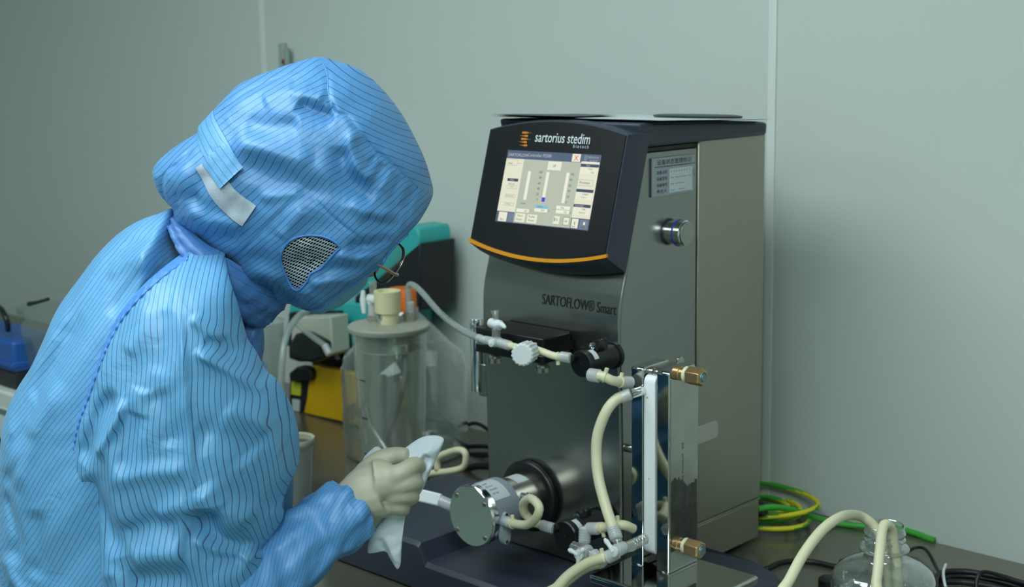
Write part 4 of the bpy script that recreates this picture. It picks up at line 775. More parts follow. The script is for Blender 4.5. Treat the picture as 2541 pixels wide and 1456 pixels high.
# black cables hanging behind the machine on its left
for i, (pts, rr, lb) in enumerate((([(1150, 1060, 1.93), (1175, 1050, 1.93), (1200, 1058, 1.92), (1225, 1080, 1.91)], .004, 'topmost black cable arching out behind the left of the steel column'),
    ([(1140, 1115, 1.90), (1165, 1108, 1.90), (1190, 1107, 1.90), (1230, 1110, 1.90)], .0045, 'upper of the two flat black cables behind the left of the column'),
    ([(1140, 1140, 1.88), (1165, 1130, 1.88), (1195, 1128, 1.88), (1230, 1130, 1.88)], .006, 'lower of the two flat black cables behind the left of the column'),
    ([(1140, 1172, 1.80), (1165, 1160, 1.80), (1195, 1156, 1.80), (1230, 1158, 1.80)], .007, 'lowest and thickest black cable behind the left of the column'))):
    cable(lb, [aY(*p) for p in pts], rr)
t = MB().box((XL-0.10, 1.77, BZ), (XL-0.02, 1.80, BZ+0.045)).build('power_adapter', BLACK, None, bevel=0.006); tag(t, 'black power adapter on the bench behind the left of the steel column', 'adapter')
# papers and a flat dark lid on top of the machine
PAPER = mat('paper_white', (214, 224, 222), 0.6, noise=0.01); zc = 1.4395
def sheet(pts, z, th, name, m, lb, cat, cur=0.0):
    n = 16; mb = MB(); lo = []; hi = []; A, B, C_, D = [npv((*p, z)) for p in pts]
    g0 = [[(lambda q_: q_+npv((0, 0, -0.041*(q_[1]-1.50))))(A+(B-A)*(i/n)+((D-A)+((C_-B)-(D-A))*(i/n))*(j/6))+npv((0, 0, cur*((2*i/n-1)**2)*0.6+cur*0.5*math.sin(3*i/n+j))) for i in range(n+1)] for j in range(7)]
    for dz in (0, th):
        vs = [p+npv((0, 0, dz)) for r_ in g0 for p in r_]; fs = []
        for j in range(6):
            for i in range(n): k = j*(n+1)+i; f = (k, k+1, k+n+2, k+n+1); fs.append(f if dz else f[::-1])
        mb.add(vs, fs)
    o = mb.build(name, m, None, sharp=180); s = o.modifiers.new('edge', 'SOLIDIFY') if False else None
    return tag(o, lb, cat)
sheet([(-1.47, 1.50), (-1.17, 1.53), (-1.165, 1.80), (-1.46, 1.83)], 1.4446, 0.0010, 'paper_sheet', PAPER, 'white sheet of paper lying on top of the filtration machine', 'paper', 0.0)
sheet([(-1.45, 1.485), (-1.31, 1.50), (-1.35, 1.66), (-1.45, 1.68)], 1.4462, 0.0014, 'dark_folder', NAVY, 'thin dark folder over the left of the paper on top of the machine', 'folder', 0.0008)
l0 = at(1722, 290, 'z', zc+0.008)
t = MB().lathe((-1.265, 1.745, 1.4462-0.041*0.245), (0, 0.041, 1), [(0, 0.066), (0.0025, 0.068), (0.0040, 0.060), (0.0046, 0.02)], 56).build('round_lid', NAVY, None, sharp=40); tag(t, 'shallow dark round lid resting on the papers on top of the machine', 'lid')
# ------------------------------------------------------------------ equipment behind the operator on the left
yi = 1.31; yc = 1.325; yt_ = 1.34
li = lambda px, py, y=yi: aY(px, py, y)
zi = li(0, 968)[2]
t2 = thing('white_instrument', 'wide white instrument with a grey front label, carrying the blue case', 'instrument', (li(0, 1110)[0], 1.55, BZ))
MB().box((li(-330, 1000)[0], yi, BZ+0.012), (li(190, 1000)[0], 1.66, zi)).build('casing', mat('instr_white', (206, 214, 204), 0.5), t2, bevel=0.006)
yv = yi-0.0005; MB().box((li(-60, 1000)[0], yv-0.001, li(0, 1085)[2]), (li(24, 1000)[0], yv+0.001, li(0, 1008)[2])).build('front_label', LABEL, t2)
MB().box((li(-40, 1000)[0], yv-0.0014, li(0, 1026)[2]), (li(18, 1000)[0], yv-0.001, li(0, 1012)[2])).build('label_print', mat('label_grey', (110, 120, 122), 0.5), t2)
for px_ in (-300, 160):
    for y_ in (1.36, 1.60): MB().cyl((li(px_, 1000)[0], y_, BZ), (li(px_, 1000)[0], y_, BZ+0.0125), 0.012).build('foot', BLACK, t2)
t = thing('blue_case', 'blue plastic case with a dark lower half on the white instrument at the left edge', 'case', (li(-40, 960, yc)[0], 1.65, zi))
BL = mat('blue_case', (30, 84, 160), 0.4, noise=0.02)
x0_, x1_ = li(-330, 900, yc)[0], li(34, 900, yc)[0]; za, zb2 = li(20, 846, yc)[2], li(20, 922, yc)[2]
MB().box((x0_, yc, zb2), (x1_, 1.43, za)).build('blue_body', BL, t, bevel=0.008, seg=3)
MB().box((x0_-0.004, yc-0.004, zb2+0.010), (x1_+0.002, 1.433, zb2+0.022)).build('blue_rib', BL, t, bevel=0.002)
MB().box((x0_+0.01, yc+0.005, zi+0.0005), (x1_-0.005, 1.42, zb2-0.0005)).build('dark_base', DARKP, t, bevel=0.003)
P = smooth_path([li(-60, 818, yc+0.04), li(-40, 760, yc+0.03), li(-4, 762, yc+0.01), li(16, 792, yc), li(20, 818, yc+0.012)], 6); MB().tube(P, 0.006, 12).build('black_handle', DARKP, t)
lt_ = lambda px, py: li(px, py, yt_)
t = thing('clear_tub', 'clear plastic tub on the white instrument, behind the back of the operator', 'tub', (lt_(130, 860)[0], 1.40, zi))
TB = clear('tub_clear', (216, 226, 222), 0.08, rough=0.15, milk=0.22, milkrgb=(150, 164, 160))
zt_, zb_ = lt_(100, 775)[2], zi+0.001; a0, a1 = lt_(40, 770)[0], lt_(240, 770)[0]; c0_, c1_ = lt_(62, 950)[0], lt_(225, 950)[0]
L_ = lambda xa_, xb_, ya, yb2, z: [npv((xa_, ya, z)), npv((xb_, ya, z)), npv((xb_, yb2, z)), npv((xa_, yb2, z))]
mb = MB(); mb.loft([L_(a0-0.008, a1+0.008, 1.332, 1.488, zt_), L_(a0, a1, 1.34, 1.48, zt_-0.004), L_(c0_, c1_, 1.36, 1.46, zb_)], closed=True); mb.build('walls', TB, t, sharp=30)
c_ = lt_(95, 835); MB().box((c_[0]-0.012, 1.40, c_[2]-0.02), (c_[0]+0.03, 1.44, c_[2]+0.01)).build('cream_contents', CREAM, t, bevel=0.006)
t = MB().tube([lt_(72, 754), lt_(92, 750), lt_(120, 742)], 0.004, 10, rs=[0.005, 0.0035, 0.0035]).build('black_clip', DARKP, None); tag(t, 'small black clip lying over the edge of the clear tub', 'clip')
# ------------------------------------------------------------------ the operator
E1 = npv((math.cos(YAW), math.sin(YAW), 0)); E2 = npv((math.sin(YAW), -math.cos(YAW), 0)); FH = -E2
D0 = 1.65
def plp(px, py, D):
    px = np.asarray(px, float); py = np.asarray(py, float)
    d = _F[None, :]+np.outer((px-1270.5).ravel()/FPX, _R)-np.outer((py-728).ravel()/FPX, _U)
    return EYE+d*(D/(d@FH))[:, None]
def pp1(px, py, D=D0): return plp([px], [py], D)[0]
per = thing('person', 'person in a blue striped hooded cleanroom gown, glasses and gloves, bending over the bench', 'person', (pp1(300, 1400)[0], pp1(300, 1400)[1], 0))
Z1 = lambda pts: [(350+x/2.08, 100+y/2.08) for x, y in pts]
Z2 = lambda pts: [(x/1.926, 700+y/1.926) for x, y in pts]
def dist_poly(X, Y, pts):
    best = np.full(X.shape, 1e9); T = np.zeros(X.shape); n = len(pts)-1; tot = 0; seg = []
    for a, b in zip(pts[:-1], pts[1:]): seg.append(math.hypot(b[0]-a[0], b[1]-a[1]))
    S = sum(seg); acc = 0
    for (a, b), L in zip(zip(pts[:-1], pts[1:]), seg):
        dx, dy = (b[0]-a[0])/L, (b[1]-a[1])/L; s = np.clip((X-a[0])*dx+(Y-a[1])*dy, 0, L)
        d = np.hypot(X-a[0]-dx*s, Y-a[1]-dy*s); m = d < best; best[m] = d[m]; T[m] = ((acc+s)/S)[m]; acc += L
    return best, T
def relief(X, Y, strokes):
    H = np.zeros(X.shape)
    for pts, amp, sig in strokes:
        if len(pts) > 2:
            q = smooth_path([npv((*p, 0)) for p in pts], 5); pts = [(p[0], p[1]) for p in q]
        d, T = dist_poly(X, Y, pts)
        tap = np.clip(np.minimum(T, 1-T)*5, 0.12, 1); tap = tap*tap*(3-2*tap)
        H += amp*(0.00150 if sig > 6 else 0.0011)*tap*np.exp(-(d/sig)**2*0.5)
    return H
def wav(X, Y, comps):
    H = np.zeros(X.shape)
    for amp, lx, ang, ph in comps:
        c, s = math.cos(ang), math.sin(ang); u = X*c+Y*s; v = -X*s+Y*c
        H += amp*0.001*np.sin(2*PI*u/lx+ph+1.3*np.sin(v/lx*1.1+ph*2))
    return H
def resample(C, n):
    C = npv(C); P = smooth_path(list(np.vstack([C, C[:1]])), 10)
    # closed catmull-rom
    m = len(C); out = []
    for i in range(m):
        a, b, c, d = C[(i-1) % m], C[i], C[(i+1) % m], C[(i+2) % m]
        for k in range(10):
            t = k/10; out.append(0.5*((2*b)+(c-a)*t+(2*a-5*b+4*c-d)*t*t+(-a+3*b-3*c+d)*t**3))
    P = npv(out); Q = np.vstack([P, P[:1]]); s = np.r_[0, np.cumsum(np.hypot(np.diff(Q[:, 0]), np.diff(Q[:, 1])))]
    u = np.linspace(0, s[-1], n, endpoint=False)
    return np.stack([np.interp(u, s, Q[:, k]) for k in range(P.shape[1])], 1)
def puff(name, contour, cen, D, W, m, parent, strokes=(), comps=(), NU=360, NT=110, pw=2.4, q=0.55, back=1.0, uvf=None, panel=None, hole=None, wf=None, Dfun=None, wuv=True):
    """a sewn cloth volume: its side outline swells to a rounded front and back with creases pressed in"""
    C = resample([(p[0], p[1], (p[2] if len(p) > 2 else 0.0)) for p in contour], NU)
    fz = np.fft.fft(C[:, 0]+1j*C[:, 1]); fr = np.fft.fftfreq(NU, 1/NU); fz[np.abs(fr) > 4] = 0; Cs = np.fft.ifft(fz); Cs = np.stack([Cs.real, Cs.imag], 1)
    cen = npv(cen); ts = np.sin(PI/2*np.arange(1, NT+1)/NT)
    T = ts[:, None]; XY = cen[None, None, :]+T[..., None]*((1-T[..., None]**3)*(Cs-cen)[None]+T[..., None]**3*(C[:, :2]-cen)[None])
    X, Y = XY[..., 0], XY[..., 1]; rw = C[:, 2][None, :]*np.ones_like(X)
    prof = np.clip(1-T**pw, 0, 1)**q; H = rw+(W-rw)*prof
    rel = relief(X, Y, strokes)+wav(X, Y, comps); fade = np.clip((1-T**7), 0, 1)*0.85+0.15
    ctr = np.array([[cen[0]]]), np.array([[cen[1]]])
    relc = relief(*ctr, strokes)[0, 0]+wav(*ctr, comps)[0, 0]
    wadd = wf(X, Y) if wf else 0
    wc = wf(*ctr)[0, 0] if wf else 0
    Pf = plp(X, Y, D); inpl = Pf.reshape(NT, NU, 3)
    F_ = inpl+E2*(H+rel*fade+wadd)[..., None]
    B_ = inpl-E2*((rw+(W*back-rw)*prof)-0.5*wav(X, Y, comps)*fade-wadd)[..., None]
    Cf = plp([cen[0]], [cen[1]], D)[0]
    verts = [Cf+E2*(W+relc+wc)]+list(F_.reshape(-1, 3))+[Cf-E2*(W*back-wc)]+list(B_.reshape(-1, 3)); N1 = NT*NU+1
    faces = []; fpx = []; allx = np.r_[cen[0], X.ravel(), cen[0], X.ravel()]; ally = np.r_[cen[1], Y.ravel(), cen[1], Y.ravel()]
    hz = np.r_[relc, rel.ravel(), 0, np.zeros(rel.size)]; wz = np.r_[0*W, 0*H.ravel(), -W, -H.ravel()]*FPX/D*0.8
    for s, o in ((0, 0), (1, N1)):
        for k in range(NU):
            f = (o, o+1+k, o+1+(k+1) % NU); faces.append(f[::-1] if s == 0 else f)
        for j in range(NT-1):
            b0 = o+1+j*NU
            for k in range(NU):
                k2 = (k+1) % NU; f = (b0+k, b0+NU+k, b0+NU+k2, b0+k2); faces.append(f if s else f[::-1])
    # drop faces in the window, merge the closed part of the rim
    keep = faces
    if hole is not None:
        cx = np.array([np.mean(allx[list(f)]) for f in faces]); cy = np.array([np.mean(ally[list(f)]) for f in faces]); ins = inside(cx, cy, hole); half = len(faces)//2
        keep = [f for i, f in enumerate(faces) if not (ins[i] and i < half)]
    me = bpy.data.meshes.new(name); L = npv(ORG.get(parent.name, (0, 0, 0)))
    me.from_pydata([tuple(npv(v_)-L) for v_ in verts], [], keep)
    mats = m if isinstance(m, (list, tuple)) else [m]
    for mm_ in mats: me.materials.append(mm_)
    if uvf:
        ul = me.uv_layers.new(name='UVMap'); li = np.zeros(len(me.loops), int); me.loops.foreach_get('vertex_index', li)
        pn = None
        if panel is not None:
            fi = np.repeat(np.arange(len(keep)), [len(f) for f in keep]); cx = np.array([np.mean(allx[list(f)]) for f in keep]); cy = np.array([np.mean(ally[list(f)]) for f in keep]); pn = panel(cx, cy)[fi]
        u, v_ = uvf(allx[li], ally[li], hz[li], pn); s = D/FPX; u = u-(wz[li] if wuv else 0)
        ul.data.foreach_set('uv', np.stack([u*s, v_*s], 1).ravel())
    me.polygons.foreach_set('use_smooth', [True]*len(me.polygons)); me.update()
    bm = bmesh.new(); bm.from_mesh(me); bmesh.ops.remove_doubles(bm, verts=bm.verts, dist=2e-5); bmesh.ops.recalc_face_normals(bm, faces=bm.faces); bm.to_mesh(me); bm.free()
    o = bpy.data.objects.new(name, me); COL.objects.link(o); o.parent = parent; ORG[o.name] = tuple(L)
    # a lookup of the front surface
    o_w = dict(x=X.ravel(), y=Y.ravel(), w=(H+rel*fade+wadd).ravel(), D=D); return o, o_w
def inside(X, Y, poly):
    c = np.zeros(np.shape(X), bool); n = len(poly)
    for i in range(n):
        x0, y0 = poly[i][:2]; x1, y1 = poly[(i+1) % n][:2]
        if y0 == y1: continue
        m = ((y0 > Y) != (y1 > Y)) & (X < (x1-x0)*(Y-y0)/(y1-y0)+x0); c ^= m
    return c
def surf(S, px, py, out=0.0):
    i = np.argmin((S['x']-px)**2+(S['y']-py)**2); return pp1(px, py, S['D'])+E2*(S['w'][i]+out)
GOWN = cloth_mat('gown_fabric', rgb=(92, 156, 202)); HOODM = cloth_mat('hood_fabric', rgb=(86, 148, 200), period=0.0066, line=0.07, opac=0.85)
SLV = cloth_mat('sleeve_fabric', rgb=(100, 164, 206), period=0.0056, line=0.085, opac=0.8)
TOR = cloth_mat('back_fabric', rgb=(98, 162, 206), period=0.0050, line=0.09, opac=0.6)
PLAIN = cloth_mat('binding_fabric', rgb=(92, 156, 224), opac=0.25, period=0.006)
# ---- hood
crown_seam = [(795, 141), (800, 146), (824, 177), (836, 225), (855, 268), (884, 280), (908, 307), (941, 355), (975, 384), (1009, 417), (1042, 456), (1074, 473)]
hood_c = [(795, 141), (830, 150), (880, 166), (920, 193), (962, 236), (1000, 288), (1030, 343), (1055, 398), (1070, 448), (1075, 476), (1067, 503, .01), (1046, 538, .035), (1020, 565, .05), (998, 583, .06), (973, 611, .064), (959, 633, .066), (938, 650, .066), (917, 665, .066), (892, 682, .066), (869, 697, .066), (837, 720, .064), (816, 736, .06), (782, 748, .045), (751, 753, .02), (725, 753), (698, 752), (688, 745), (680, 730), (668, 724), (640, 716), (605, 690), (560, 640), (505, 600), (462, 568), (440, 545), (432, 513), (418, 500), (396, 470), (384, 440), (382, 418), (400, 392), (446, 356), (494, 326), (500, 305), (518, 286), (545, 258), (590, 212), (638, 188), (710, 162), (759, 147)]
gather = []
for i, (a, b) in enumerate((((1290, 600), (1225, 700)), ((1330, 630), (1270, 740)), ((1365, 665), (1310, 790)), ((1395, 695), (1350, 820)), ((1425, 730), (1385, 850)), ((1450, 755), (1420, 860)), ((1250, 560), (1190, 640)), ((1478, 775), (1455, 850)))):
    gather.append((Z1([a, b]), 2.2 if i % 2 else -2.2, 5))
hs = [(crown_seam, -3.5, 4.5), (Z1([(1010, 180), (1080, 330), (1190, 440), (1330, 580), (1440, 690)]), 5, 20), (Z1([(860, 300), (930, 340), (1000, 365), (1060, 380)]), -7, 12), (Z1([(820, 245), (930, 262), (1010, 285)]), 5, 12),
      (Z1([(600, 400), (760, 425), (900, 400)]), -5, 16), (Z1([(540, 480), (700, 515), (850, 560), (980, 565)]), 6, 18), (Z1([(580, 600), (760, 650), (930, 710), (1050, 700)]), -5, 20), (Z1([(1140, 420), (1138, 520), (1180, 620), (1260, 700)]), 7, 11),
      (Z1([(1085, 500), (1095, 640), (1180, 740), (1260, 780)]), -6, 15), (Z1([(330, 560), (300, 700), (330, 850), (420, 980)]), 5, 16), (Z1([(430, 620), (400, 780), (450, 900)]), -4, 14), (Z1([(300, 830), (480, 880), (660, 890)]), 5, 15), (Z1([(230, 780), (400, 770)]), -4, 12),
      (Z1([(300, 960), (440, 970), (600, 960)]), -5, 15), (Z1([(480, 1130), (620, 1070), (760, 1050)]), -4, 16), (Z1([(540, 1190), (700, 1150), (810, 1190)]), 5, 16), (Z1([(610, 1270), (700, 1262), (800, 1290), (900, 1300)]), -9, 18), (Z1([(760, 1215), (850, 1240), (960, 1230)]), 5, 12),
      (Z1([(960, 1140), (1060, 1110), (1190, 1130)]), -5, 12), (Z1([(1050, 1030), (1160, 1060), (1270, 1040)]), 6, 11), (Z1([(920, 1195), (1040, 1175), (1160, 1190)]), 5, 10), (Z1([(1110, 1000), (1220, 1000), (1330, 970)]), -6, 12), (Z1([(560, 1070), (730, 900), (900, 740)]), -1.6, 3.5), (Z1([(940, 740), (1060, 860), (1190, 990), (1100, 1100)]), -1.6, 3.5),
      (Z1([(930, 800), (860, 880), (790, 960)]), 3, 12), (Z1([(910, 110), (760, 180), (600, 250), (520, 310), (440, 390), (470, 450)]), -2.6, 3.5), (Z1([(890, 135), (760, 200), (640, 265), (560, 320), (480, 400)]), 2, 5), (Z1([(350, 530), (270, 610), (200, 650), (165, 720), (160, 850)]), -6, 6), (Z1([(300, 540), (220, 620), (170, 680)]), 3, 6), (Z1([(110, 650), (100, 740), (150, 830)]), 5, 10),
      (Z1([(1190, 840), (1270, 900), (1380, 900)]), -5, 14), (Z1([(1130, 760), (1230, 840), (1340, 850)]), 4, 12), (Z1([(680, 300), (760, 260), (850, 220)]), 4, 14), (Z1([(690, 760), (800, 740), (920, 720)]), 3, 10)]+gather
def side_of_crown(X, Y):
    poly = crown_seam+[(1100, 440), (1060, 250), (950, 120), (795, 100)]
    return inside(X, Y, poly).astype(int)
def uv_hood(X, Y, H, pn):
    wob = 7*np.sin(X/95+Y/140)+5*np.sin(Y/60-X/170)+H*700
    a0 = math.radians(-41); cur = 0.00016*(X-600)*(Y-500)
    u0 = -X*math.sin(a0)+Y*math.cos(a0)+wob+cur; v0 = X*math.cos(a0)+Y*math.sin(a0)
    a1 = math.radians(30); u1 = -X*math.sin(a1)+Y*math.cos(a1)+wob*0.7; v1 = X*math.cos(a1)+Y*math.sin(a1)
    return np.where(pn == 1, u1, u0), np.where(pn == 1, v1, v0)
ear = [(797, 551), (831, 554), (855, 564), (871, 580), (860, 592), (840, 614), (824, 631), (802, 643), (792, 662), (778, 679), (761, 688), (747, 672), (737, 643), (731, 614), (737, 590), (749, 571), (768, 557)]
hcomps = [(1.6, 150, 0.5, 0.3), (0.8, 85, 1.3, 1.0), (0.2, 42, 2.2, 2.0)]
hood, HS = puff('hood', hood_c, (740, 440), D0, 0.122, HOODM, per, hs, hcomps, NU=460, NT=150, pw=2.5, q=0.60, uvf=uv_hood, panel=side_of_crown, hole=ear)
# cord along the crown seam and along the face edge
MB().tube([surf(HS, x, y, -0.0012) for x, y in [(p[0], p[1]) for p in smooth_path([npv((*p, 0)) for p in crown_seam[1:-1]], 6)]], 0.0011, 8).build('crown_seam', cloth_mat('seam_fabric', rgb=(74, 136, 206), opac=0.0), hood, sharp=180)
edge = [(p[0], p[1]) for p in hood_c[12:25]]
MB().tube([surf(HS, p[0], p[1], 0.0006) for p in smooth_path([npv((*p, 0)) for p in edge], 5)], 0.0020, 8).build('face_binding', MATS['seam_fabric'], hood, sharp=180)
# mesh ear window
def mesh_mat():
    m = bpy.data.materials.new('ear_mesh'); m.use_nodes = True; nt = m.node_tree; N = nt.nodes.new; L = nt.links.new; b = nt.nodes['Principled BSDF']
    b.inputs['Base Color'].default_value = (*lin((150, 166, 172)), 1); b.inputs['Roughness'].default_value = 0.6
    uv = N('ShaderNodeUVMap'); vo = N('ShaderNodeTexVoronoi'); vo.feature = 'F1'; vo.inputs['Scale'].default_value = 1.0; vo.inputs['Randomness'].default_value = 0.0
    L(uv.outputs[0], vo.inputs['Vector']); c = N('ShaderNodeMath'); c.operation = 'LESS_THAN'; c.inputs[1].default_value = 0.34; L(vo.outputs['Distance'], c.inputs[0])
    tr = N('ShaderNodeBsdfTransparent'); mx = N('ShaderNodeMixShader'); L(c.outputs[0], mx.inputs[0]); L(b.outputs[0], mx.inputs[1]); L(tr.outputs[0], mx.inputs[2]); L(mx.outputs[0], nt.nodes['Material Output'].inputs[0])
    return m
ew = MB(); ec = npv((797, 612)); CE = resample([(*p, 0) for p in ear], 120)[:, :2]; vs = [surf(HS, *ec, 0)]; pxs = [ec]
dents = [(Z1([(850, 1060), (920, 1080), (990, 1040)]), -5, 12), (Z1([(880, 990), (960, 980)]), 3, 12)]
for t_ in (0.2, 0.4, 0.6, 0.8, 0.92, 1.03):
    for p in CE:
        q = ec+(p-ec)*t_; dd_ = relief(np.array([[q[0]]]), np.array([[q[1]]]), dents)[0, 0]*(1-min(1, t_)**4); vs.append(surf(HS, q[0], q[1], -0.0015+dd_)); pxs.append(q)
fs = [(0, 1+k, 1+(k+1) % 120) for k in range(120)]
for j_ in range(5):
    for k in range(120): fs.append((1+j_*120+k, 1+(j_+1)*120+k, 1+(j_+1)*120+(k+1) % 120, 1+j_*120+(k+1) % 120))
ew.add(vs, fs)
def mesh_uv(q):
    x, y = q[0]-800, q[1]-620; c, s = math.cos(0.35), math.sin(0.35); x, y = x*c+y*s, -x*s+y*c; return ((x/6.3+y/9.6)*1.0, (y/9.6*1.15-x/6.3*0.0)+0.5*0)
ew.uv = [c_ for f in fs for c_ in (mesh_uv(pxs[i]) for i in f)]
ewo = ew.build('ear_mesh_window', mesh_mat(), hood, sharp=180, fix=False)
MB().tube([surf(HS, p[0], p[1], 0.0004) for p in np.vstack([CE, CE[:1]])], 0.0014, 6, caps=False).build('window_edge', MATS['seam_fabric'], hood, sharp=180)
# ---- back strap and hook-and-loop tab
def ribbon(name, pts, wid, th, m, parent, out=0.003, S=HS, endround=True, stripes=True, sag=None):
    P = [npv((x, y, 0)) for x, y in pts]; Q = smooth_path(P, 8) if len(P) > 2 else [P[0]+(P[1]-P[0])*i/14 for i in range(15)]; n = len(Q); vs = []; fs = []; uvs = []; cols = 9
    L_ = 0
    for i, q in enumerate(Q):
        d = unit(Q[min(i+1, n-1)]-Q[max(i-1, 0)]); nn = npv((-d[1], d[0], 0)); f = 1.0
        for c_ in range(cols):
            s = (c_/(cols-1)-0.5)*wid*f; ed = min(i, n-1-i); s2 = s
            e_ = q+nn*s2; oo = out+0.0006*math.sin(i*0.8)+(sag(i/(n-1)) if sag else 0)
            vs.append(surf(S, e_[0], e_[1], oo+(-0.001 if c_ in (0, cols-1) else 0))); uvs.append((s, L_))
        L_ += np.linalg.norm(Q[min(i+1, n-1)]-q)
    # smooth the lookup
    V = npv(vs).reshape(n, cols, 3)
    for _ in range(3): V[1:-1] = (V[:-2]+V[1:-1]*2+V[2:])/4
    top = V.reshape(-1, 3); bot = top-E2*th; mb = MB(); fl = []
    for i in range(n-1):
        for c_ in range(cols-1): k_ = i*cols+c_; fl.append((k_, k_+1, k_+cols+1, k_+cols))
    nb = len(top); bl = [tuple(x+nb for x in f[::-1]) for f in fl]; rim = []
    loop = list(range(cols))+[i*cols+cols-1 for i in range(1, n)]+[(n-1)*cols+c_ for c_ in range(cols-2, -1, -1)]+[i*cols for i in range(n-2, 0, -1)]
    for a, b in zip(loop, loop[1:]+loop[:1]): rim.append((a, b, b+nb, a+nb))
    F_ = fl+bl+rim; mb.add(list(top)+list(bot), F_); sc_ = D0/FPX; U_ = uvs+uvs; mb.uv = [(U_[i][0]*sc_, U_[i][1]*sc_) for f in F_ for i in f]
    return mb.build(name, m, parent, sharp=60, fix=False)
STRAP = cloth_mat('strap_fabric', rgb=(98, 160, 204), period=0.0075, line=0.06, opac=0.7)
strap = ribbon('hood_strap', Z1([(354, 408), (430, 480), (500, 558), (545, 620), (566, 655)]), 66, 0.002, STRAP, hood, 0.006)
ribbon('strap_end', Z1([(462, 545), (520, 605), (571, 660)]), 72, 0.0015, STRAP, hood, 0.008)
loop_ = ribbon('loop_tab', Z1([(425, 590), (470, 665), (535, 750), (590, 800), (652, 845)]), 58, 0.002, mat('loop_grey', (178, 192, 204), 0.8, noise=0.08, nscale=600, bump=0.3), hood, 0.0035)
# ---- mask
mk = [(938, 655), (917, 673), (910, 702), (897, 718), (867, 743), (846, 758), (815, 768), (800, 776), (785, 775), (760, 766), (725, 754), (735, 735), (790, 700), (850, 665), (900, 640)]
puff('face_mask', mk, (845, 712), D0, 0.052, cloth_mat('mask_fabric', rgb=(120, 178, 204), opac=0.0, rough=0.6), per, [(Z1([(905, 1290), (1000, 1260), (1090, 1290)]), 5, 6), (Z1([(940, 1260), (1080, 1170), (1200, 1120)]), -4, 8), (Z1([(960, 1340), (900, 1300), (860, 1290)]), -4, 6)], [(0.6, 40, 1.0, 0.2)], NU=160, NT=40, pw=3, q=0.6)
# ---- collar
CC = npv((550, 655)); ad = npv((0.70, -0.714)); bd = npv((0.714, 0.70)); loops = []; uvc = []
nK = 96
for j_, (off, rr, lat) in enumerate(((-40, 150, .066), (-36, 164, .076), (-24, 172, .084), (-8, 170, .081), (8, 168, .080), (24, 174, .085), (50, 160, .078), (74, 140, .070))):
    lp = []
    for k in range(nK):
        a_ = 2*PI*k/nK; bul = 1+0.10*math.exp(-((a_-0.15)/0.5)**2)+0.10*math.exp(-((a_-2*PI-0.15)/0.5)**2); ruch = 1+0.016*math.sin(a_*23+j_*1.3)+0.010*math.sin(a_*41-j_)+0.012*math.sin(a_*11+j_*2)
        c2 = CC+ad*(off*(0.74+0.42*math.cos(a_)))+bd*rr*math.cos(a_)*ruch*(1.0 if math.cos(a_) < 0 else bul)
        lp.append(pp1(c2[0], c2[1], D0)+E2*(lat*math.sin(a_)*ruch))
    loops.append(lp)
cm = MB().loft(loops, closed=True); cm.uv = [((0.012*(f[0]//nK)+(0.0 if i_ in (0, 1) else 0.012)), 0) for f in cm.f for i_ in range(4)]
cm.uv = []
for f in cm.f:
    for vi in f: cm.uv.append(((vi//nK)*0.011, (vi % nK)*0.01))
cm.build('collar', cloth_mat('collar_fabric', rgb=(70, 124, 184), period=0.0085, line=0.06, opac=0.5), per, sharp=180)
# throat flap below the collar
puff('throat_flap', [(652, 775), (652, 815), (655, 850), (652, 880), (640, 925), (625, 935), (602, 880), (585, 825), (600, 780), (628, 765)], (625, 855), D0, 0.03, cloth_mat('collar_fabric'), per, [], [(0.8, 30, 0.4, 0)], NU=80, NT=24, uvf=lambda X, Y, H, pn: (X, Y))
# ---- gown back and body
tor = [(432, 520), (400, 527), (350, 545), (300, 575), (250, 622), (200, 688), (152, 755), (124, 820), (92, 890), (52, 952), (28, 1005), (17, 1075), (15, 1150), (12, 1250), (9, 1350), (14, 1456), (20, 1600), (40, 1800), (60, 2050), (300, 2080), (560, 2050), (640, 1800), (690, 1600), (712, 1450), (724, 1280), (727, 1200), (724, 1100), (700, 1010), (668, 940), (640, 880), (618, 830), (580, 790), (530, 730), (470, 650), (440, 590)]
ts_ = [(Z2([(430, 50), (330, 220), (230, 380), (130, 560), (85, 760)]), 8, 22), (Z2([(520, 60), (430, 210), (350, 360), (270, 530), (200, 720)]), -7, 18), (Z2([(440, 330), (350, 520), (260, 700), (225, 870)]), 7, 20), (Z2([(140, 880), (190, 960), (235, 1060), (225, 1200)]), -6, 13), (Z2([(60, 800), (70, 1000), (100, 1200), (140, 1400)]), 7, 12),
       (Z2([(62, 1040), (90, 1170), (115, 1300), (160, 1470)]), -9, 7), (Z2([(140, 1150), (230, 1270), (340, 1340)]), 6, 14), (Z2([(170, 1280), (270, 1380), (330, 1470)]), -6, 14), (Z2([(340, 900), (360, 1100), (330, 1240)]), -5, 18), (Z2([(180, 330), (120, 470), (70, 640)]), -5, 14), (Z2([(300, 420), (240, 560), (150, 640)]), 5, 12), (Z2([(330, 560), (230, 760), (130, 860)]), -5, 12),
       ([(425, 560), (380, 580), (330, 590)], -4, 8), ([(430, 590), (370, 615), (310, 660)], 4, 10), ([(435, 620), (390, 660), (330, 740)], -4, 10), ([(400, 540), (340, 570), (270, 640)], 3, 9), ([(300, 600), (240, 690), (190, 790)], 5, 14), ([(260, 640), (200, 740)], -4, 10)]
def uv_tor(X, Y, H, pn):
    a_ = np.radians(-52-14*np.clip((Y-1000)/500, -1, 1)); a0 = math.radians(-55); wob = 10*np.sin(X/120+Y/180)+6*np.sin(Y/75)+H*700+0.00022*(X-200)*(Y-900)
    return (-X*math.sin(a0)+Y*math.cos(a0)+wob, X*math.cos(a0)+Y*math.sin(a0))
def wf_tor(X, Y): return 0.034*np.exp(-((X-435)/75)**2-((Y-610)/65)**2)
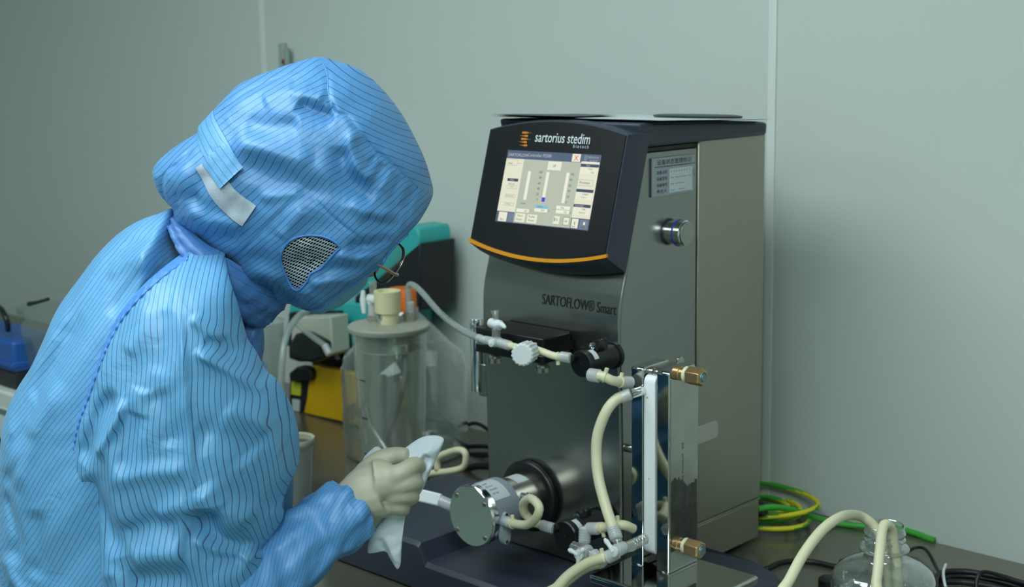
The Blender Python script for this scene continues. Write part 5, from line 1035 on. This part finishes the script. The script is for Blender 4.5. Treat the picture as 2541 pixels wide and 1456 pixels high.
torso, TS = puff('gown', tor, (350, 1150), D0, 0.155, TOR, per, ts_, [(1.8, 190, 0.8, 0.5), (0.9, 110, 0.5, 1.0), (0.2, 55, 0.9, 2.0)], NU=460, NT=150, pw=2.6, q=0.6, uvf=uv_tor, wf=wf_tor)
# ---- near sleeve (upper arm down to the elbow)
DS = D0-0.118
seam = [(446, 590), (437, 640), (398, 668), (350, 712), (300, 772), (270, 830), (250, 885), (222, 960), (200, 1015), (185, 1070), (178, 1130), (183, 1190), (207, 1237), (240, 1266)]
sl = seam+[(248, 1330), (255, 1456), (285, 1600), (440, 1660), (590, 1620), (650, 1530), (664, 1440), (664, 1390), (650, 1366), (668, 1345), (692, 1305), (696, 1250), (716, 1205), (728, 1165), (727, 1100), (716, 1045), (700, 1000), (678, 955), (652, 925), (632, 880), (612, 845), (600, 800), (585, 745), (560, 690), (525, 635), (490, 600), (465, 580)]
ss = [(Z2([(645, 455), (545, 560), (490, 690), (440, 830)]), -10, 15), (Z2([(655, 470), (650, 560), (590, 660), (530, 760)]), 9, 11), (Z2([(690, 480), (720, 600), (700, 720), (640, 800)]), -3, 14), (Z2([(450, 860), (540, 1000), (600, 1110), (650, 1220)]), -11, 22), (Z2([(400, 900), (440, 980), (470, 1030)]), 6, 10), (Z2([(470, 1040), (470, 1150), (485, 1300), (520, 1450)]), -7, 12),
      (Z2([(905, 60), (950, 300), (972, 550), (1000, 800), (1010, 950)]), 4.5, 6), (Z2([(985, 250), (1100, 340), (1200, 430), (1290, 525)]), 8, 9), (Z2([(1020, 230), (1090, 250), (1150, 330)]), -6, 10), (Z2([(960, 110), (1040, 180), (1100, 260)]), 5, 10), (Z2([(990, 640), (1080, 650), (1180, 700), (1250, 800)]), -6, 24), (Z2([(1130, 520), (1230, 590), (1310, 700)]), 4, 16),
      (Z2([(1230, 560), (1310, 700), (1345, 860), (1340, 1000)]), 5, 9), (Z2([(1040, 950), (1055, 1100), (1130, 1200), (1240, 1270)]), -17, 24), (Z2([(1020, 860), (1090, 960), (1180, 1040), (1260, 1090)]), 7, 20), (Z2([(1320, 1060), (1330, 1150), (1290, 1240)]), 6, 12), (Z2([(980, 1090), (1090, 1190), (1200, 1250), (1290, 1310)]), 8, 10), (Z2([(600, 860), (760, 810), (900, 790), (1000, 810)]), 4, 16),
      (Z2([(560, 640), (620, 760), (640, 920), (680, 1100)]), 5, 20), (Z2([(700, 1220), (820, 1180), (980, 1170)]), 7, 22), (Z2([(680, 1330), (850, 1300), (1000, 1290)]), -7, 22), (Z2([(660, 1120), (800, 1050), (960, 1050)]), -6, 18), (Z2([(510, 1340), (620, 1300), (660, 1420)]), 5, 16), (Z2([(830, 1010), (900, 960), (990, 930)]), 4, 16),
      (Z2([(740, 60), (720, 180), (660, 300)]), 4, 18), (Z2([(840, 80), (850, 240), (830, 380)]), -3, 16), (Z2([(590, 200), (540, 330), (480, 470)]), 4, 14), (Z2([(760, 420), (740, 560)]), 4, 18), (Z2([(830, 420), (880, 560), (900, 700)]), -4, 18)]
def uv_sl(X, Y, H, pn):
    wob = 9*np.sin(Y/150+0.6)+5*np.sin(Y/70+X/90)+H*700
    return (X*1.0-(Y-900)*0.14*np.clip((X-330)/300+0.4, -0.6, 1)+wob, Y)
def wf_sl(X, Y): return -0.045*np.clip((X-560)/170, 0, 1)**1.5-0.105*np.exp(-((X-480)/110)**2-((Y-590)/90)**2)
sleeve, SS = puff('near_sleeve', sl, (455, 1120), DS, 0.088, SLV, per, ss, [(1.5, 170, 0.3, 0.5), (0.7, 100, 1.1, 1.0), (0.2, 52, 0.4, 2.0)], NU=460, NT=150, pw=2.2, q=0.62, back=0.5, uvf=uv_sl, wf=wf_sl)
# ruched double seam
def ruche(S, pts, wid, parent, name='ruched_seam', out=0.001):
    Q = smooth_path([npv((*p, 0)) for p in pts], 14); n = len(Q); mb = MB(); V = []; cols = 7
    for i, q in enumerate(Q):
        d = unit(Q[min(i+1, n-1)]-Q[max(i-1, 0)]); nn = npv((-d[1], d[0], 0))
        for c_ in range(cols):
            s = (c_/(cols-1)-0.5)*wid; e_ = q+nn*s
            hgt = (0.0028 if 0 < c_ < cols-1 else -0.003)+0.0017*math.sin(i*1.35+c_*0.9)*(1 if c_ in (1, 2, 4, 5) else 0.2)-(0.0008 if c_ == 3 else 0)
            V.append(surf(S, e_[0], e_[1], 0)+E2*0+E2*hgt)
    V = npv(V).reshape(n, cols, 3); base = V.copy(); m_ = V[:, 3:4, :]-E2*0.0014
    for c_ in range(cols): pass
    fl = [(i*cols+c_, i*cols+c_+1, (i+1)*cols+c_+1, (i+1)*cols+c_) for i in range(n-1) for c_ in range(cols-1)]
    mb.add(list(V.reshape(-1, 3)), fl); mb.uv = [(0.001, 0.001)]*(len(fl)*4)
    return mb.build(name, MATS['seam_fabric'], parent, sharp=180, fix=False)
ruche(SS, [(x+12, y+4) for x, y in seam[1:]], 24, sleeve)
# ---- near forearm sleeve
def limb(name, secs, m, parent, lat=1.0, nk=120, nl=110, wob=0.0016, uvmode=0, amp=None):
    """secs: px, py, D, radius in metres"""
    C = [npv((*pp1(x, y, D), r)) for x, y, D, r in secs]; P = smooth_path(C, max(4, nl//(len(C)-1))); loops = []; uv = []; n = len(P); X = None; Lc = 0; Ls = []
    for i, p in enumerate(P):
        d = unit(P[min(i+1, n-1)][:3]-P[max(i-1, 0)][:3])
        if X is None: X = unit(np.cross(d, E2)); Y = np.cross(d, X)
        else: X = unit(X-d*np.dot(X, d)); Y = np.cross(d, X)
        lp = []
        for k in range(nk):
            a_ = 2*PI*k/nk; L_ = Lc; c0 = noise.noise(Vector((L_*14+3, math.cos(a_)*1.3, math.sin(a_)*1.3))); c1 = noise.noise(Vector((L_*34+math.cos(a_)*1.0, math.cos(a_)*2.0+5, math.sin(a_)*2.0)))
            rr = p[3]*(1+0.10*c0)+wob*3*abs(c1)**0.7*(1 if c1 > 0 else -1)+(amp(i/(n-1), a_) if amp else 0)
            lp.append(p[:3]+(X*math.cos(a_)+Y*math.sin(a_)*lat)*rr)
        loops.append(lp); Ls.append(Lc); Lc += np.linalg.norm(P[min(i+1, n-1)][:3]-p[:3])
    mb = MB().loft(loops, closed=False); 
    for f in mb.f:
        for vi in f:
            i, k = min(vi//nk, n-1), vi % nk
            mb.uv = mb.uv or []; a_ = 2*PI*k/nk; cc_ = abs(a_-PI)*0.05
            mb.uv.append((Ls[i]*0.75+cc_+0.004*math.sin(Ls[i]*40), Ls[i]))
    return mb.build(name, m, parent, sharp=180), P
FM = cloth_mat('forearm_fabric', rgb=(90, 152, 204), period=0.0060, line=0.07, opac=0.7)
cuffr = lambda t, a: 0.0025*math.sin(a*9+t*30)*max(0, (t-0.8)/0.2)
fore, FP = limb('near_forearm_sleeve', [(470, 1600, 1.50, .060), (560, 1500, 1.53, .058), (650, 1432, 1.56, .050), (720, 1380, 1.58, .046), (790, 1325, 1.60, .043), (845, 1282, 1.61, .042), (868, 1264, 1.615, .042), (874, 1259, 1.617, .036)], FM, per, amp=cuffr)
limb('far_sleeve', [(560, 930, 1.80, .055), (600, 1100, 1.83, .052), (640, 1330, 1.84, .048), (700, 1370, 1.82, .045), (780, 1330, 1.78, .040), (850, 1290, 1.74, .036), (858, 1286, 1.738, .030)], FM, per, nl=60, nk=60)
# ---- gloves with five fingers each
GL = mat('latex_glove', (188, 186, 162), 0.45, noise=0.03, nscale=30, **{'Subsurface Weight': 0.1})
def glove(name, w3, parent, sc=1.0):
    """w3: function (px, py, depth offset) to a point"""
    mb = MB(); T_ = lambda pts, rs: mb.tube(smooth_path([w3(*p) for p in pts], 6), 0.01, 14, rs=np.interp(np.linspace(0, 1, 6*(len(pts)-1)+1), np.linspace(0, 1, len(rs)), rs)*sc)
    T_([(862, 1268, 0), (890, 1240, 0), (915, 1222, 0), (945, 1212, 0)], [.030, .031, .034, .034])        # cuff into back of the hand
    T_([(930, 1185, .010), (960, 1182, .008), (980, 1178, .004)], [.026, .024, .018])
    T_([(925, 1240, -.006), (955, 1238, -.008), (978, 1228, -.010)], [.026, .024, .018])
    T_([(965, 1175, .016), (1000, 1158, .020), (1028, 1150, .004), (1040, 1165, -.014)], [.0135, .0112, .0100, .0088])   # index
    T_([(972, 1196, .014), (1010, 1186, .018), (1032, 1196, .002), (1024, 1214, -.014)], [.0135, .0112, .0102, .0090])   # middle
    T_([(970, 1220, .010), (1004, 1218, .013), (1022, 1234, -.002), (1006, 1248, -.015)], [.0130, .0108, .0098, .0086])  # ring
    T_([(958, 1244, .004), (986, 1250, .008), (1000, 1266, -.004), (984, 1276, -.014)], [.0115, .0096, .0088, .0076])    # little
    T_([(905, 1190, -.012), (935, 1160, -.022), (975, 1146, -.024), (1012, 1140, -.016)], [.018, .0140, .0118, .0095])   # thumb
    o = mb.build(name, GL, parent, sharp=180); r = o.modifiers.new('remesh', 'REMESH'); r.mode = 'VOXEL'; r.voxel_size = 0.0026; r.use_smooth_shade = True
    s = o.modifiers.new('smooth', 'SMOOTH'); s.factor = 0.6; s.iterations = 3; return o
glove('near_glove', lambda x, y, dz: pp1(x, y, 1.62)+E2*dz, per)
glove('far_glove', lambda x, y, dz: pp1(858+(x-862)*0.8, 1300+(y-1268)*0.8, 1.72)-E2*dz, per, 0.92)
# ---- glasses
th_ = math.radians(28); g0 = E1*0.62-npv((0, 0, 1))*0.785; g0 = E1*0.80-npv((0, 0, 1))*0.60; upv = E1*0.60+npv((0, 0, 1))*0.80; gz_ = g0*math.cos(th_)-E2*math.sin(th_); lt = E2*math.cos(th_)+g0*math.sin(th_)
gl_c = pp1(965, 652, 1.615); gs = bpy.data.objects.new('glasses', None); COL.objects.link(gs); gs.parent = per; ORG['glasses'] = ORG[per.name]
LENS = clear('spectacle_lens', (232, 240, 238), 0.05, rough=0.01, refl=2.2); GOLD = mat('rose_gold', (190, 160, 140), 0.2, 1.0); RIM = mat('lens_rim', (60, 72, 86), 0.15, 0.6)
for s_, nm in ((0, 'near'), (1, 'far')):
    c = gl_c-lt*(0.066*s_); n = 48; rimp = []; A = []; B = []
    for k in range(n):
        a_ = 2*PI*k/n; p = c+lt*0.0245*math.copysign(abs(math.cos(a_))**0.85, math.cos(a_))+upv*0.0245*math.copysign(abs(math.sin(a_))**0.85, math.sin(a_)); rimp.append(p)
    mb = MB(); V = [c+gz_*0.0035]+[c+(p-c)*0.5+gz_*0.0026 for p in rimp]+rimp; fs = [(0, 1+k, 1+(k+1) % n) for k in range(n)]+[(1+k, 1+n+k, 1+n+(k+1) % n, 1+(k+1) % n) for k in range(n)]
    mb.add(V, fs); mb.build('lens', LENS, gs, sharp=180)
    MB().tube(rimp+rimp[:1], 0.0013, 8, caps=False).build('rim', RIM, gs, sharp=180)
    MB().tube([p+gz_*0.0012+(p-c)*0.03 for p in rimp[-12:]+rimp[:12]] if s_ == 0 else [p+gz_*0.0012 for p in rimp[12:36]], 0.0010, 8).build('gold_trim', GOLD, gs, sharp=180)
hg = gl_c+lt*0.0265-upv*0.002+gz_*0.001
tp = MB(); e_ = hg-gz_*0.09-lt*0.012; tp.tube([hg+lt*0.001+gz_*0.002, hg+lt*0.003-gz_*0.004, hg+lt*0.003-gz_*0.03, e_], 0.0016, 8, rs=[0.0026, 0.0022, 0.0015, 0.0015]); tp.build('temple', GOLD, gs, sharp=60)
hg2 = gl_c-lt*(0.066+0.0265); MB().tube([hg2, hg2-gz_*0.03, hg2-gz_*0.12], 0.0015, 8).build('temple', GOLD, gs, sharp=60)
MB().tube(smooth_path([gl_c-lt*0.0255, gl_c-lt*0.033+upv*0.003+gz_*0.003, gl_c-lt*0.0405], 5), 0.0013, 8).build('bridge', GOLD, gs, sharp=60)
# ---- the body inside: head with a face, neck, trunk, arms and legs as one mesh
SKIN = mat('skin', (206, 160, 132), 0.5, noise=0.05, nscale=20)
bd_ = MB(); hc_ = pp1(772, 505, D0); hu = E1*0.70+npv((0, 0, 1))*0.714; hg_ = E1*0.714-npv((0, 0, 1))*0.70
def headshape(t_, p_):
    x = math.sin(t_)*math.cos(p_); y = math.sin(t_)*math.sin(p_); z = math.cos(t_); r = 0.098*x+0; jaw_ = 1-0.28*max(0, -z)**1.5
    P = hg_*(0.092*x*(1 if x > 0 else 1.05)*(jaw_ if x < 0 else 1))+E2*(0.072*y*jaw_)+hu*(0.108*z)
    f = max(0, x)
    nose = 0.022*math.exp(-((y/0.16)**2))*math.exp(-(((z+0.10)/0.20)**2))*f
    brow = 0.005*math.exp(-((z-0.12)/0.08)**2)*f*math.exp(-(y/0.6)**2); eye = -0.009*(math.exp(-((y-0.38)/0.16)**2)+math.exp(-((y+0.38)/0.16)**2))*math.exp(-((z-0.0)/0.10)**2)*f
    lips = 0.006*math.exp(-(y/0.26)**2)*(math.exp(-((z+0.46)/0.05)**2)+math.exp(-((z+0.56)/0.05)**2))*f; chin = 0.008*math.exp(-(y/0.3)**2)*math.exp(-((z+0.86)/0.12)**2)*f
    return hc_+P+hg_*(nose+brow+eye+lips+chin)
nt_, np_ = 40, 56; V = [[headshape(PI*(i+0.5)/nt_, 2*PI*k/np_) for k in range(np_)] for i in range(nt_)]; bd_.loft(V)
for s_ in (-1, 1): bd_.tube([hc_+E2*0.066*s_+hu*0.03-hg_*0.008, hc_+E2*0.078*s_+hu*0.008-hg_*0.014, hc_+E2*0.068*s_-hu*0.028-hg_*0.004], 0.01, 12, rs=[0.006, 0.013, 0.005])
J = lambda x, y, w_, D=D0: pp1(x, y, D)+E2*w_
bd_.tube(smooth_path([J(660, 540, 0), J(565, 660, 0), J(470, 790, 0), J(390, 1000, 0), J(330, 1250, 0), J(300, 1500, 0), J(300, 1850, 0)], 8), 0.1, 24, rs=np.interp(np.linspace(0, 1, 49), [0, .12, .2, .35, .5, .7, .85, 1], [.040, .036, .048, .085, .105, .10, .12, .11]))
bd_.tube(smooth_path([J(480, 850, .05), J(465, 1000, .10), J(455, 1260, .10), J(510, 1465, .09), J(640, 1425, .08), J(780, 1330, .05), J(880, 1255, .03)], 8), 0.04, 16, rs=np.interp(np.linspace(0, 1, 49), [0, .3, .5, .8, 1], [.050, .040, .030, .028, .022]))
bd_.tube(smooth_path([J(500, 900, -.08), pp1(600, 1100, 1.83), pp1(640, 1330, 1.84), pp1(700, 1370, 1.82), pp1(850, 1290, 1.74)], 8), 0.04, 16, rs=np.interp(np.linspace(0, 1, 33), [0, .5, .8, 1], [.040, .034, .028, .020]))
hip = pp1(300, 1880, D0); feet = []
for s_ in (-1, 1):
    a = hip+E2*0.085*s_; f = npv((a[0], a[1], 0.07))-E1*0.02; kn_ = (a+f)/2+E1*0.02; bd_.tube(smooth_path([a, kn_, f], 8), 0.07, 16, rs=np.interp(np.linspace(0, 1, 17), [0, .5, 1], [.085, .055, .038])); feet.append(f)
bd_.build('body', SKIN, per, sharp=180)
hr = MB(); V = []
for i in range(nt_):
    row = []
    for k in range(np_):
        p_ = headshape(PI*(i+0.5)/nt_, 2*PI*k/np_)-hc_; x_ = np.dot(p_, hg_); z_ = np.dot(p_, hu); s_ = 1.09 if (x_ < 0.065 or z_ > 0.06) and z_ > -0.075 else 0.86
        row.append(hc_+p_*s_)
    V.append(row)
hr.loft(V).build('hair', mat('hair_black', (22, 22, 26), 0.6), per, sharp=180)
for s_, f in zip((-1, 1), feet):
    a = hip+E2*0.085*s_+npv((0, 0, 0.04)); kn_ = (a+f)/2+E1*0.02
    lo_ = MB(); P = smooth_path([a, kn_, f+npv((0, 0, 0.03))], 12); lo_.tube(P, 0.1, 32, rs=[r_+0.004*math.sin(i*1.3) for i, r_ in enumerate(np.interp(np.linspace(0, 1, len(P)), [0, .5, 1], [.100, .085, .070]))]); lo_.uv = [(vi % 32*0.006, 0) for f_ in lo_.f for vi in f_]
    lo_.build('trouser_leg', TOR, per, sharp=180)
    bt_ = MB(); sole = f+E1*0.06; bt_.tube(smooth_path([f+npv((0, 0, 0.10)), f+npv((0, 0, 0.0)), f+E1*0.06+npv((0, 0, -0.018)), f+E1*0.16+npv((0, 0, -0.032))], 8), 0.05, 20, rs=np.interp(np.linspace(0, 1, 25), [0, .4, .8, 1], [.052, .050, .042, .030]))
    bt_.build('boot', WHITE, per, sharp=180)
# ---- the wipe in the hand
wp = [(955, 1150), (990, 1122), (1041, 1087), (1075, 1080), (1096, 1084), (1101, 1096), (1082, 1140), (1064, 1180), (1045, 1221), (1012, 1264), (974, 1308), (975, 1330), (988, 1368), (995, 1392), (986, 1412), (968, 1385), (956, 1368), (925, 1372), (912, 1368), (920, 1330), (950, 1290), (985, 1240), (1000, 1190), (975, 1165)]
WM = mat('wipe_white', (212, 222, 226), 0.75, noise=0.02, bump=0.2, nscale=200)
wt, _ = puff('cleaning_wipe', wp, (1018, 1205), 1.645, 0.011, WM, per, [([(1000, 1150), (1050, 1120), (1085, 1095)], 5, 8), ([(1040, 1160), (1065, 1120)], -5, 8), ([(1020, 1230), (1050, 1190), (1075, 1140)], 5, 9), ([(960, 1320), (970, 1360), (985, 1400)], 5, 7), ([(940, 1330), (950, 1365)], -4, 6)], [(1.6, 60, 0.6, 0), (0.8, 28, 1.2, 1)], NU=200, NT=40, pw=3, q=0.6)
wt.parent = None; wt.location = ORG[per.name]; tag(wt, 'white crumpled cleaning wipe held in the gloved hand of the operator', 'wipe')
w2, _ = puff('wipe_fold', [(900, 1142), (918, 1118), (936, 1108), (955, 1120), (968, 1140), (950, 1165), (915, 1165)], (934, 1140), 1.68, 0.010, WM, wt, [([(915, 1150), (930, 1125), (940, 1112)], 4, 6)], [(1.0, 30, 0.6, 0)], NU=80, NT=24)
w2.data.transform(Matrix.Translation(tuple(-npv(ORG[per.name]))) if tuple(ORG.get(wt.name, (0, 0, 0))) == (0, 0, 0) else Matrix.Identity(4))
